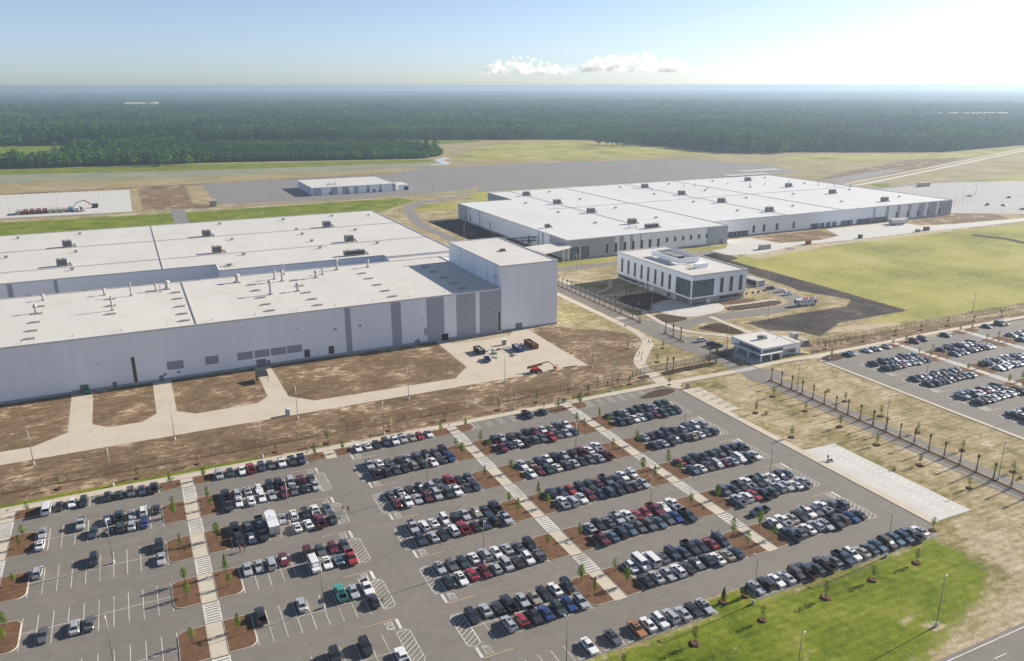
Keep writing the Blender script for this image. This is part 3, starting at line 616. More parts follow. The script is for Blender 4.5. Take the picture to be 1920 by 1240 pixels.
for oi in [n for n in gn.nodes if n.bl_idname == 'GeometryNodeObjectInfo'][::-1]: L(oi.outputs['Geometry'], join.inputs[0])
gn.nodes.remove(jn)
def na_(nm, ty):
    o = gn.nodes.new('GeometryNodeInputNamedAttribute'); o.data_type = ty; o.inputs[0].default_value = nm; return o.outputs[0]
ip = gn.nodes.new('GeometryNodeInstanceOnPoints'); L(gi.outputs[0], ip.inputs['Points']); L(join.outputs[0], ip.inputs['Instance'])
ip.inputs['Pick Instance'].default_value = True; L(na_('tree_kind', 'INT'), ip.inputs['Instance Index'])
cx1 = gn.nodes.new('ShaderNodeCombineXYZ'); L(na_('tree_turn', 'FLOAT'), cx1.inputs[2])
e2r = gn.nodes.new('FunctionNodeEulerToRotation'); L(cx1.outputs[0], e2r.inputs[0]); L(e2r.outputs[0], ip.inputs['Rotation'])
cx2 = gn.nodes.new('ShaderNodeCombineXYZ'); w_ = na_('tree_width', 'FLOAT'); L(w_, cx2.inputs[0]); L(w_, cx2.inputs[1]); L(na_('tree_height', 'FLOAT'), cx2.inputs[2]); L(cx2.outputs[0], ip.inputs['Scale'])
L(ip.outputs[0], go_.inputs[0])
md = fo.modifiers.new('scatter', 'NODES'); md.node_group = gn
# farther than single trees can be told apart: the canopy as one bumpy sheet
na, nr = 560, 330
rr_ = 4700*(20000/4700)**np.linspace(0, 1, nr); aa = YAW+np.linspace(-.85, .75, na)
A, D = np.meshgrid(aa, rr_); jx = rs.uniform(-.45, .45, A.shape)
X_ = CAM.x+D*np.cos(A); Y_ = CAM.y+D*np.sin(A)
lump = rs.rand(*A.shape)
Z_ = 12+7*lump+3*np.sin(X_*.004)*np.sin(Y_*.005)+2.5*np.sin(X_*.0013+1)*np.sin(Y_*.0017)
stand = np.sin(X_*.0011+np.sin(Y_*.0007)*2)*np.sin(Y_*.0016+np.sin(X_*.0009)*2)
Z_ -= D**2/1.274e7
Z_ += np.where(stand > .35, -7, 0)+np.where(stand < -.45, 4, 0)
cm = bpy.data.meshes.new('distant_canopy'); cm.vertices.add(na*nr); cm.vertices.foreach_set('co', np.stack([X_, Y_, Z_], -1).ravel())
ii = (np.arange(nr-1)[:, None]*na+np.arange(na-1)[None]).ravel(); q = np.stack([ii, ii+na, ii+na+1, ii+1], 1)
cm.loops.add(q.size); cm.loops.foreach_set('vertex_index', q.ravel().astype(np.int32)); cm.polygons.add(len(q)); cm.polygons.foreach_set('loop_start', (np.arange(len(q))*4).astype(np.int32)); cm.update(calc_edges=True)
b = NB('canopy'); c = b.ramp(b.noise(.012, 6, .7), [(.3, (.012, .032, .018)), (.7, (.04, .08, .035))])
c = b.mix(b.ramp(b.noise(.0011, 3, .6), [(.52, 0), (.62, .5)]), c, (.055, .085, .04, 1)); MAT['canopy'] = b.bsdf(c, .95, .05)
cm.materials.append(MAT['canopy']); tag(link('distant_canopy', cm), 'hazy far canopy of the wood along the horizon', 'forest', kind='stuff')
# pale clearing left, hayfield strip right
slab('clearing', [(38,4133),(187,4176),(214,4600),(53,4560)], 20.0, 'container_tan', z0=-1)
slab('field', [(2183,1556),(2465,1402),(2535,1450),(2246,1606)], 18.0, 'container_tan', z0=-1)

# ------------------------------------------------------------------ buildings
BT = {}
def building(name, label, loc):
    t = empty(name, loc, label, 'building'); t['o'] = 0; del t['o']; return t
def W(t, name, mb, mats, **k):                      # part in world coordinates under thing t
    o = mb.build(name, mats, t, **k); o.matrix_parent_inverse = Matrix.Translation(t.location).inverted(); return o
def S(p, name, mb, mats, **k):                      # sub-part in world coordinates under part p
    o = mb.build(name, mats, p, **k); return o
def window(t, face, a0, a1, z0, z1, plane, nc, nr, fr=.22, glass='glass', mull='mullion_dark', framem='window_frame', name='window'):
    # face 's': looks to -Y (plane = Y); face 'w': looks to -X (plane = X)
    def bx(m, u0, u1, w0, w1, d0, d1):
        if face == 's': m.box(u0, u1, plane-d1, plane-d0, w0, w1)
        else: m.box(plane-d1, plane-d0, u0, u1, w0, w1)
    m = MB()
    for u0, u1, w0, w1 in ((a0-fr, a0, z0-fr, z1+fr), (a1, a1+fr, z0-fr, z1+fr), (a0, a1, z0-fr, z0), (a0, a1, z1, z1+fr)): bx(m, u0, u1, w0, w1, -.05, .10)
    f = W(t, name, m, framem)
    m = MB(); bx(m, a0, a1, z0, z1, -.02, .012); S(f, 'pane', m, glass)
    m = MB()
    for i in range(1, nc): u = a0+(a1-a0)*i/nc; bx(m, u-.035, u+.035, z0, z1, .014, .05)
    for j in range(1, nr): w = z0+(z1-z0)*j/nr; bx(m, a0, a1, w-.035, w+.035, .016, .046)
    if m.f: S(f, 'glazing_bars', m, mull)
    return f
def panel_s(t, x0, x1, z0, z1, Y, mat='wall_grey', d=.05, name='wall_panel'): return W(t, name, MB().box(x0, x1, Y-d, Y+.02, z0, z1), mat)
def panel_w(t, y0, y1, z0, z1, X, mat='wall_grey', d=.05, name='wall_panel'): return W(t, name, MB().box(X-d, X+.02, y0, y1, z0, z1), mat)
def roofslab(t, poly, z, mat='roof', par=.35, th=.35):
    m = MB().prism(poly, z-.3, z, 0, 1); o = W(t, 'roof', m, [mat, 'wall_white'])
    ar = sum(poly[k][0]*poly[(k+1) % len(poly)][1]-poly[(k+1) % len(poly)][0]*poly[k][1] for k in range(len(poly)))
    if ar < 0: poly = poly[::-1]
    m = MB(); n = len(poly)
    for i in range(n):                              # low coping along every edge
        a = Vector(poly[i]); b_ = Vector(poly[(i+1) % n]); dd = (b_-a).normalized(); nn = Vector((-dd.y, dd.x))
        a2 = a-nn*.06-dd*.06; b2 = b_-nn*.06+dd*.06
        m.prism([tuple(a2), tuple(b2), tuple(b2+nn*th-dd*(th)), tuple(a2+nn*th+dd*(th))], z-.32, z+par)
    S(o, 'coping', m, 'coping'); return o
def rtu(t, x, y, z, w=5.2, d=3.2, h=2.7, turn=0):
    m = MB().box(x-w/2, x+w/2, y-d/2, y+d/2, z+.45, z+h+.45).box(x-w/2-.08, x+w/2+.08, y-d/2-.08, y+d/2+.08, z+h+.38, z+h+.55)
    o = W(t, 'rooftop_unit', m, 'unit_grey')
    S(o, 'kerb_frame', MB().box(x-w/2+.3, x+w/2-.3, y-d/2+.3, y+d/2-.3, z, z+.46), 'unit_light')
    m = MB()
    for i in range(9): zz = z+.75+i*(h-.5)/9; m.box(x-w/2+.4, x+w/2-.4, y-d/2-.07, y-d/2+.01, zz, zz+.13)
    for i in range(9): zz = z+.75+i*(h-.5)/9; m.box(x-w/2-.07, x-w/2+.01, y-d/2+.3, y+d/2-.3, zz, zz+.13)
    S(o, 'louvre', m, 'steel_dark')
    S(o, 'duct', MB().box(x+w/2, x+w/2+1.5, y-.7, y+.6, z+.5, z+1.5).box(x+w/2+.5, x+w/2+2.0, y-d/2-.2, y-d/2+.5, z, z+.7), 'unit_light')
    S(o, 'fan_grille', MB().cyl((x-w/4, y, z+h+.55), (x-w/4, y, z+h+.85), .8, n=12).cyl((x+w/4, y, z+h+.55), (x+w/4, y, z+h+.85), .8, n=12), 'unit_light')
def vent(t, x, y, z, w=2.1):
    o = W(t, 'roof_vent', MB().box(x-w*.28, x+w*.28, y-.5, y+.5, z, z+.65), 'unit_light')
    S(o, 'hood', MB().loft([[(x-w*.3, y-.5, z+.62), (x+w*.3, y-.5, z+.62), (x+w*.3, y+.5, z+.62), (x-w*.3, y+.5, z+.62)], [(x-w/2, y-.75, z+.85), (x+w/2, y-.75, z+.85), (x+w/2, y+.75, z+.85), (x-w/2, y+.75, z+.85)], [(x-w*.45, y-.65, z+1.2), (x+w*.45, y-.65, z+1.2), (x+w*.45, y+.65, z+1.2), (x-w*.45, y+.65, z+1.2)]]), 'galvanised')
def stack(t, x, y, z, h, r=.45, cap=True):
    r *= .82; h *= .86
    o = W(t, 'exhaust_stack', MB().cyl((x, y, z), (x, y, z+h), r, r, 12), 'galvanised', smooth=False)
    S(o, 'base', MB().box(x-r*1.7, x+r*1.7, y-r*1.7, y+r*1.7, z, z+.5), 'unit_light')
    if cap: S(o, 'rain_cap', MB().cyl((x, y, z+h-.1), (x, y, z+h+.45), r*1.9, r*1.7, 12).cyl((x, y, z+h+.45), (x, y, z+h+.9), r*1.7, r*.3, 12), 'unit_light')
def lowvent(t, x, y, z, w=3.6):
    o = W(t, 'smoke_hatch', MB().box(x-w/2, x+w/2, y-.65, y+.65, z, z+.32), 'unit_light')
    S(o, 'lid', MB().box(x-w/2-.08, x+w/2+.08, y-.72, y+.72, z+.32, z+.42).box(x-.3, x+.3, y-.8, y+.2, z+.42, z+.55), 'unit_grey')
def joint_cover(t, pts, z, w=.5):
    m = MB()
    for (x0, y0), (x1, y1) in zip(pts, pts[1:]): m.bar((x0, y0, z+.12), (x1, y1, z+.12), w, .26)
    W(t, 'expansion_joint', m, 'unit_light')
def door(t, face, a0, a1, z1, plane, mat='door_grey', z0=.02):
    m = MB()
    if face == 's': m.box(a0, a1, plane-.08, plane+.02, z0, z1)
    else: m.box(plane-.08, plane+.02, a0, a1, z0, z1)
    o = W(t, 'door', m, mat); m = MB()
    for u0, u1, w0, w1 in ((a0-.12, a0, z0, z1+.12), (a1, a1+.12, z0, z1+.12), (a0, a1, z1, z1+.12)):
        if face == 's': m.box(u0, u1, plane-.12, plane+.01, w0, w1)
        else: m.box(plane-.12, plane+.01, u0, u1, w0, w1)
    S(o, 'door_frame', m, 'trim_grey')
    n = max(2, int((z1-z0)/.55)); m = MB()
    if a1-a0 > 2:
        for i in range(1, n):
            zz = z0+(z1-z0)*i/n
            if face == 's': m.box(a0, a1, plane-.10, plane-.07, zz-.03, zz+.03)
            else: m.box(plane-.10, plane-.07, a0, a1, zz-.03, zz+.03)
        S(o, 'door_rib', m, 'steel_dark')

# --- A: long front hall with tower and the lower joined hall behind
A_ = building('factory_building', 'huge white factory hall with tall windowless end tower behind the front car park', (0, 92.8, 0))
FY_, ZF, ZT, ZB = 92.8, 19.4, 29.0, 20.2
W(A_, 'wall', MB().box(-150, 134.2, FY_, 166.5, 0, ZF-.3), 'wall_white'); W(A_, 'tower_wall', MB().box(134.2, 161.6, FY_+.25, 153.6, 0, ZT-.3), 'wall_white')
W(A_, 'wall', MB().prism([(-150,193),(29.4,193),(29.4,178.5),(108.5,178.5),(108.5,174),(146,174),(146,327),(-150,327)], 0, ZB-.3), 'wall_white')
roofslab(A_, [(-150,FY_),(134.2,FY_),(134.2,153.6),(134.2,166.5),(-150,166.5)], ZF); roofslab(A_, [(134.2,FY_+.25),(161.6,FY_+.25),(161.6,153.6),(134.2,153.6)], ZT)
roofslab(A_, [(-150,193),(29.4,193),(29.4,178.5),(108.5,178.5),(108.5,174),(146,174),(146,327),(-150,327)], ZB)
W(A_, 'link_wall', MB().box(108.5, 146, 166.5, 174, 0, ZF-.35), 'wall_white'); W(A_, 'link_roof', MB().box(108.5, 146, 166.6, 173.9, ZF-.35, ZF+.05), 'roof')
W(A_, 'base_course', MB().box(-150, 134.1, FY_-.09, FY_+.1, 0, 1.0).box(134.3, 161.7, FY_+.14, FY_+.4, 0, .9), 'wall_base')
for x0, x1 in ((66.2,68.5),(85.1,89.2),(100.2,107.8),(113.3,122.1),(124.0,134.1)): panel_s(A_, x0, x1, 1.02, 19.0, FY_)
panel_s(A_, 98.8, 100.15, 3.5, 6.7, FY_)
for x0, x1, z0, z1 in ((.4,6,3.9,7),(13.5,18.1,3.9,7),(24.8,30.4,3.8,6.8),(31,36.5,3.9,6.8),(37,42.7,3.9,6.8),(43.1,48.7,3.9,6.8)):
    o = W(A_, 'louvre_panel', MB().box(x0, x1, FY_-.08, FY_+.02, z0, z1), 'wall_grey'); m = MB()
    for i in range(10): zz = z0+.1+i*(z1-z0-.1)/10; m.box(x0+.08, x1-.08, FY_-.12, FY_-.07, zz, zz+.10)
    S(o, 'louvre_blade', m, 'louvre')
window(A_, 's', -10.9, -9.8, 0.9, 10.5, FY_, 2, 9); window(A_, 's', 132.4, 133.7, .5, 9.5, FY_-.05, 2, 9)
window(A_, 's', 49.5, 51.6, 1.3, 4.4, FY_, 3, 3); window(A_, 's', 59, 61.1, 1.3, 4.4, FY_, 3, 3)
for a0, a1, z1 in ((-17.8,-16.6,2.2),(-2.6,-1.3,2.2),(31.5,34.8,3.0),(35.3,36.3,2.2),(95.5,96.5,2.1)): door(A_, 's', a0, a1, z1, FY_-.09)
door(A_, 's', 141.1, 144.1, 2.9, FY_+.14); door(A_, 's', 106.5, 109.3, 2.9, FY_-.09, 'dark_opening'); door(A_, 's', -28, -25.5, 2.8, FY_-.09)
for x, z in ((62.2,11.2),(72.1,11.2),(-.6,2.5),(4.0,2.6),(95,1.4)): W(A_, 'wall_vent', MB().box(x-.5, x+.5, FY_-.10, FY_, z-.4, z+.4), 'louvre')
for x, z in ((-21.5,9.5),(47.5,13.3),(98.5,10.6),(128.8,11)): W(A_, 'wall_light', MB().box(x-.2, x+.2, FY_-.3, FY_, z-.1, z+.12), 'steel_dark')
for x0, x1 in ((-57,-55),(-39.1,-37.7)): panel_s(A_, x0, x1, 0, 19.9, 193)
panel_s(A_, 30.0, 34.7, 12, 16.8, 178.5)
for x in (-49.5,-27.5,-5.5,20.5): W(A_, 'wall_vent', MB().box(x-1.1, x+1.1, 192.6, 193, 12.6, 14.0), 'steel_dark')
for z in (): pass
for y in (107.5, 122.5, 138): W(A_, 'panel_joint', MB().box(134.1, 134.2, y-.06, y+.06, ZF, ZT-.4), 'trim_grey')
m = MB(); lx, ly = 133.7, 97.5                       # caged ladder on the tower's flank
for dx in (-.3, .3): m.bar((lx, ly+dx, ZF), (lx, ly+dx, ZT+.9), .06)
for i in range(28): m.bar((lx, ly-.3, ZF+.3+i*.35), (lx, ly+.3, ZF+.3+i*.35), .04)
for i in range(6):
    zz = ZF+2.4+i*1.2
    for (a0, b0), (a1, b1) in (((0,-.35),(-.6,-.3)),((-.6,-.3),(-.6,.3)),((-.6,.3),(0,.35))): m.bar((lx+a0, ly+b0, zz), (lx+a1, ly+b1, zz), .05)
m.box(lx-1.2, lx+.2, ly-.9, ly+.9, ZF+4.6, ZF+4.7)
W(A_, 'ladder', m, 'galvanised')
o = W(A_, 'rooftop_unit', MB().box(147.6, 149.8, 121.6, 123.2, ZT, ZT+1.1), 'rust'); S(o, 'kerb_frame', MB().box(147, 150.4, 121, 123.8, ZT, ZT+.25), 'unit_light')
joint_cover(A_, [(12.2,93.4),(12.2,166)], ZF); joint_cover(A_, [(6.2,194),(6.2,326)], ZB)
joint_cover(A_, [(110,152.6),(133.8,152.6)], ZF, .35)
for y in (218, 272): joint_cover(A_, [(-149,y),(146,y)], ZB, .22)
for x, y, h, r_, c_ in ((-41.8,136.9,3.2,.5,1),(-15.4,128.1,6.6,.42,0),(-8.4,149.6,7.0,.42,0),(-40.7,157.1,2.4,.45,1),(-18.4,155.7,2.6,.45,1),(1.2,153.5,3.0,.4,1),(5.7,155.2,3.6,.9,1),(2.9,151.5,3.2,.3,0),(34.3,154.5,3.6,.9,1),(43.9,126.4,6.2,.6,1),(55.2,127,3.2,.6,1),(67.5,148,3.0,.6,1),(50.2,153.6,3.6,.45,1),(52.6,148.2,5.0,.55,1),(55.7,161,6,.35,0),(71.7,153.3,2.8,.4,1),(80,160,5.0,.6,1),(94.7,159,3.4,.5,1)): stack(A_, x, y, ZF, h, r_, c_)
for x in (119.3, 88.5, 57.8, 39.4, 8.6, -16, -41.2):
    for y in (147, 135.6, 122.6, 110.8, 100.6): lowvent(A_, x+(.0), y, ZF) if not (x < 0 and y < 120 and x > -30) else None
for x in np.arange(-135, 132, 15.3): stack(A_, float(x), 97.3, ZF, 1.2, .09, False)
for x in (-36.7, 33.4, 102.4):
    for y in (275.5, 223): rtu(A_, x, y, ZB, 4.6, 3.4, 3.0)
rtu(A_, 95.3, 185.7, ZB, 10.4, 3.0, 2.2)
for x in (-63, -32.1, 44.8, 83.5, 114.7):
    for y in (314, 255.8, 210.4): vent(A_, x, y, ZB)
vent(A_, 35, 187, ZB, 3); vent(A_, 83.6, 273, ZB); vent(A_, 83.8, 232, ZB); vent(A_, 137, 306, ZB, 1.4)
m = MB()
for i in range(6): m.bar((31+i*1.3, 185.5+.7*math.sin(i*2), ZB+.3), (32.6+i*1.1, 188+.8*math.cos(i*3), ZB+.6+.2*(i % 3)), .18)
W(A_, 'pipe_rack', m, 'galvanised')

# --- B: wide hall with loading docks
B_ = building('warehouse_building', 'very wide white warehouse with rows of roof units and loading docks, right of centre', (420, 208.5, 0))
bp = [(233,208.5),(356.5,208.5),(356.5,224),(603,224),(603,435),(281,435),(281,386),(233,386)]; ZW = 12.2
W(B_, 'wall', MB().prism(bp, 0, ZW-.3), 'wall_white'); roofslab(B_, bp, ZW, 'roof_b')
W(B_, 'base_course', MB().box(249, 356.6, 208.4, 208.6, 0, 1.1).box(356.6, 603.1, 223.9, 224.1, 0, .9).box(232.9, 233.1, 209, 386, 0, 1.0), 'wall_base')
for x0, x1 in ((232.9,266.8),(270,273.4),(278.3,280.2),(285.7,286.6),(339,356.55)): panel_s(B_, x0, x1, .02 if x0 < 233 else 1.12, 11.95, 208.5, d=.12)
panel_w(B_, 208.5, 232, 1.02, 11.95, 233, d=.12); panel_w(B_, 366, 386, 1.02, 11.95, 233); panel_w(B_, 342.6, 344, 1.02, 11.95, 233); panel_w(B_, 361.4, 363, 1.02, 11.95, 233); panel_w(B_, 240, 242, 1.02, 11.95, 233); panel_w(B_, 246, 248, 1.02, 11.95, 233)
panel_w(B_, 386, 435, 0, 11.95, 281); 
for i, (a0, a1) in enumerate(((234.2,241.2),(241.9,248.3))): window(B_, 's', a0, a1, .3, 8, 208.38, 7, 8, .2, 'glass_office', 'mullion')
W(B_, 'entrance_pier', MB().box(241.25, 241.85, 208.0, 208.4, 0, 8.4).box(233.2, 233.9, 208.0, 208.4, 0, 8.4), 'window_frame')
o = W(B_, 'door', MB().box(237.6, 240, 208.2, 208.3, .05, 2.6), 'glass'); S(o, 'door_frame', MB().box(237.4, 237.6, 208.15, 208.3, 0, 2.8).box(240, 240.2, 208.15, 208.3, 0, 2.8).box(238.75, 238.85, 208.15, 208.3, 0, 2.7).box(237.6, 240, 208.15, 208.3, 2.6, 2.8), 'window_frame')
for x in (260, 266.5, 273.1, 279.4, 285.9, 292.4, 298.9): window(B_, 's', x, x+2, 2.0, 8, 208.38 if x < 287 else 208.5, 2, 5)
for x in (305.7, 312.2, 318.6, 325, 331.6, 338.0): window(B_, 's', x, x+1.9, 5.1, 8.1, 208.5 if x < 337 else 208.38, 2, 3)
door(B_, 's', 350, 352.7, 3.2, 208.36)
for y in (359.6, 341.8, 323, 260.8): window(B_, 'w', y, y+1.6, 1.6, 6.8, 233, 2, 5)
for x in (392.4, 401.9, 414.2, 430.2): window(B_, 's', x, x+2.2, 2, 7, 224, 2, 4)
for x in (537.8, 550.4, 562.4, 574, 587.6): window(B_, 's', x, x+2.4, 1.8, 6.8, 223.95, 2, 4)
for x0, x1 in ((512.5,514.6),(526,529.6),(538.7,542.3),(550.9,554.8),(563.2,570.5),(574.4,584.7),(587.3,603.1)): panel_s(B_, x0, x1, .92, 11.95, 224)
for x in (370.6, 374.4, 378.6, 382.6, 386.6, 450.4, 454.2, 459.7, 466, 472, 480.8, 485.5, 488.9, 497.4, 501.2, 505.6, 509.2, 514.2, 517.8, 522.4, 526.2):
    o = W(B_, 'dock_door', MB().box(x-1.45, x+1.45, 223.86, 224.02, .9, 3.6), 'door_grey')
    S(o, 'dock_seal', MB().box(x-1.75, x-1.45, 223.5, 224.0, .8, 3.95).box(x+1.45, x+1.75, 223.5, 224.0, .8, 3.95).box(x-1.45, x+1.45, 223.5, 224.0, 3.6, 3.95), 'steel_dark')
    S(o, 'dock_bumper', MB().box(x-1.3, x+1.3, 223.45, 223.92, .5, .85), 'black_plastic')
for x in (302.3, 424.2, 545.8):
    for y in (402.5, 348, 296.4, 242.6): rtu(B_, x, y, ZW, 5.6, 3.2, 3.0)
rtu(B_, 304.5, 223, ZW, 9.4, 3, 2.4); rtu(B_, 243.2, 254.2, ZW, 3.0, 2.2, 1.9)
for x in (280.9, 331, 405, 459.8, 512, 578.4):
    for y in (413.8, 360.6, 307.3, 255): vent(B_, x, y, ZW, 2.5) if not (x < 282 and y > 400) else None
joint_cover(B_, [(357,225),(357,434)], ZW, .7); joint_cover(B_, [(480,225),(480,434)], ZW, .7); joint_cover(B_, [(281,325),(602,325)], ZW, .25); joint_cover(B_, [(302,240),(302,434)], ZW, .2); joint_cover(B_, [(424,226),(424,434)], ZW, .2)
for x, y, h in ((470,388,4),(472,372,2.2),(463,395,2.2),(540,372,2.6),(525,376,2.4),(512,392,2.2),(560,362,5),(590,335,5),(596,322,5),(580,345,4),(420,385,3),(412,402,2.4)): stack(B_, x, y, ZW, h, .35, False)
m = MB()
for i in range(7): m.bar((287+i*1.4, 227+math.sin(i*2), ZW+.3), (289+i*1.3, 229+math.cos(i*3), ZW+.8+(i % 3)*.5), .3)
W(B_, 'pipe_rack', m, 'galvanised')
W(B_, 'canopy_roof', MB().prism([(206,216),(232.8,219),(232.8,204),(209,194)], 8.6, 9.3), 'roof'); m = MB()
for x, y in ((210,196),(208,214.5),(228,205)): m.cyl((x, y, 0), (x, y, 8.6), .2, n=8)
W(B_, 'canopy_post', m, 'window_frame')
br = empty('pipe_bridge', (229, 252, 0), 'dark steel truss pipe bridge joining the tower hall and the warehouse', 'bridge'); m = MB()
for dy in (0, 2.2):
    for z in (5.4, 7.6): m.bar((196, 257+dy, z), (233, 249+dy, z), .3)
    for i in range(8): x = 196+i*4.6; y = 257-i*1.0+dy; m.bar((x, y, 5.4), (x+4.6, y-1, 7.6), .2); m.bar((x, y, 5.4), (x, y, 7.6), .22)
W(br, 'truss', m, 'steel_dark')
for x, y in ((199,257.4),(214,254.2),(229,251)):
    m = MB()
    for a, c_ in ((-.9,0),(.9,0),(-.9,2.2),(.9,2.2)): m.bar((x+a, y+c_, 0), (x+a, y+c_, 5.4), .28)
    m.bar((x-.9, y, .3), (x+.9, y, 5.2), .14); m.bar((x-.9, y+2.2, .3), (x+.9, y+2.2, 5.2), .14); W(br, 'trestle', m, 'steel_dark')
m = MB()
for k in range(4): m.cyl((196, 257.3+k*.5, 7.9), (233, 249.3+k*.5, 7.9), .18, n=8)
W(br, 'pipe', m, 'galvanised')

# --- office block
O_ = building('office_building', 'white three-storey office block with tall slot windows and glazed corner', (250, 110, 0)); ZO = 14.7
W(O_, 'wall', MB().box(234.3, 268.4, 91, 156, 3.4, ZO-.3), 'wall_white'); W(O_, 'base_wall', MB().box(234.9, 267.8, 91.6, 155.4, 0, 3.45), 'wall_base')
roofslab(O_, [(234.3,91),(268.4,91),(268.4,156),(234.3,156)], ZO, 'roof', .5, .45)
for y in (150, 143.9, 137.7, 131.6, 125.6, 119.4, 113.3, 107.2): window(O_, 'w', y, y+1.9, 4.6, 12.1, 234.3, 3, 8, .38)
for x in (251.8, 257.7, 263.7): window(O_, 's', x, x+2, 4.8, 12.2, 91, 3, 8, .38)
window(O_, 'w', 132, 155.2, 1.0, 2.5, 234.9, 14, 1, .1, 'glass', 'mullion'); window(O_, 's', 252, 264.6, 1.3, 2.8, 91.6, 8, 1, .1, 'glass', 'mullion')
window(O_, 'w', 107.3, 111, .3, 2.6, 234.9, 4, 3, .12, 'glass', 'mullion')
window(O_, 'w', 91.5, 103.1, 4.1, 12.3, 234.3, 9, 7, .22, 'glass_office', 'mullion', name='curtain_wall'); window(O_, 's', 234.9, 248, 4.1, 12.3, 91, 10, 7, .22, 'glass_office', 'mullion', name='curtain_wall')
window(O_, 'w', 92, 103, .15, 2.9, 234.9, 10, 3, .12, 'glass', 'window_frame', name='shopfront'); window(O_, 's', 235.2, 246.4, .15, 2.9, 91.6, 10, 3, .12, 'glass', 'window_frame', name='shopfront')
for a0 in (122.0, 123.6): door(O_, 'w', a0, a0+1.2, 2.2, 234.9, 'window_frame')
for a0 in (244.2, 245.6): door(O_, 's', a0, a0+1.1, 2.3, 91.55, 'window_frame')
pm = MB()
for x0, x1, y0, y1 in ((244.6,257.4,115.2,115.5),(244.6,257.4,138.5,138.8),(244.6,244.9,115.5,138.5),(257.1,257.4,115.5,138.5)): pm.box(x0, x1, y0, y1, ZO+.5, ZO+3.0)
for x in (244.7, 257.2):
    for y in (115.4, 123, 131, 138.6): pm.box(x-.08, x+.08, y-.08, y+.08, ZO, ZO+3.3)
W(O_, 'roof_screen', pm, 'wall_white')
pm = MB()
for y in (116, 120, 124, 128, 132, 136): pm.bar((245, y, ZO+3.2), (257, y, ZO+3.2), .12)
W(O_, 'screen_frame', pm, 'steel_dark'); rtu(O_, 251, 128, ZO, 5, 12, 2.0); W(O_, 'lift_overrun', MB().box(246.5, 254, 103.6, 106, ZO, ZO+2.3), 'wall_white')
W(O_, 'walk_pad', MB().box(247, 249, 106.2, 115, ZO, ZO+.06).box(244, 247, 107, 109, ZO, ZO+.06), 'container_tan')
# --- gatehouse
G_ = building('gatehouse', 'small white flat-roofed gatehouse with deep blue-grey canopy at the campus gate', (217, 23, 0))
W(G_, 'wall', MB().box(208.6, 226.4, 14, 32, 3.2, 4.7), 'wall_white'); W(G_, 'base_wall', MB().box(212.6, 226.2, 14.2, 31.8, 0, 3.25).box(210.5, 212.65, 22, 31.8, 0, 3.2), 'wall_base'); W(G_, 'wall', MB().box(226.4, 229, 14.6, 24, 0, 4.6), 'wall_white')
roofslab(G_, [(208.6,14),(226.4,14),(226.4,32),(208.6,32)], 5.0, 'roof', .15, .3); W(G_, 'annex_roof', MB().box(226.4, 229.1, 14.5, 24.1, 4.6, 4.85), 'roof')
W(G_, 'canopy', MB().box(206.8, 218, 12.6, 30, 2.75, 3.05), 'window_frame'); W(G_, 'clerestory', MB().box(208.5, 208.62, 15, 27, 3.25, 4.3).box(209, 219, 13.9, 14.02, 3.25, 4.3), 'glass_office')
for x, y in ((207.2,13),(212.4,13),(217.4,13),(207.2,20),(207.2,27)): W(G_, 'column', MB().box(x-.25, x+.25, y-.25, y+.25, 0, 2.75), 'window_frame')
window(G_, 's', 213.6, 217.6, .5, 2.5, 14.2, 4, 2, .1); window(G_, 'w', 23, 26, .9, 2.4, 210.5, 3, 1, .1); window(G_, 'w', 27.6, 30.4, .9, 2.4, 210.5, 3, 1, .1); window(G_, 's', 222, 226, 1.4, 2.6, 14.2, 4, 1, .1); window(G_, 'w', 15, 21, .5, 2.5, 212.6, 5, 2, .1)
W(G_, 'forecourt_floor', MB().box(203.4, 212.6, 13.2, 31, 0, .12), 'concrete_pale')
rtu(G_, 216.5, 24, 5.0, 2.2, 1.4, 1.0)
W(G_, 'roof_vent', MB().cyl((222, 21, 5), (222, 21, 5.7), .12).cyl((222, 21, 5.7), (222.5, 21, 5.8), .12), 'galvanised')
# --- small hall far behind with lean-to
C_ = building('storage_building', 'low white storage shed with grey stripes standing on the far dark lot', (200, 575, 0)); ZC = 7.6
W(C_, 'wall', MB().box(157.6, 241.5, 575, 648, 0, ZC-.2), 'wall_white'); roofslab(C_, [(157.6,575),(241.5,575),(241.5,648),(157.6,648)], ZC, 'roof', .2)
W(C_, 'annex', MB().box(241.5, 257, 578, 604, 0, 5.2), 'wall_white'); W(C_, 'annex_roof', MB().box(241.5, 257.2, 577.8, 604.2, 5.2, 5.5), 'roof')
for x0, x1 in ((158,166.5),(175.5,182),(187,193),(198.5,203),(211.5,214.5),(224.5,226.5),(238,241.4)): panel_s(C_, x0, x1, .2, ZC-.4, 575)
for y in (585, 595, 607, 618, 630): panel_w(C_, y, y+5, .2, ZC-.4, 157.6)
for x in (174, 191.2, 211, 217.5, 224): door(C_, 's', x, x+2.6, 3.2, 574.95)
door(C_, 's', 251.5, 255.5, 3.6, 578, 'dark_opening'); window(C_, 's', 190.6, 192, 1.2, 5.5, 574.95, 2, 4)
for i in range(5):
    x = 176+i*2.2; stack(C_, x, 590+((i*7) % 5), ZC, 2.6+.4*(i % 2), .55, False)
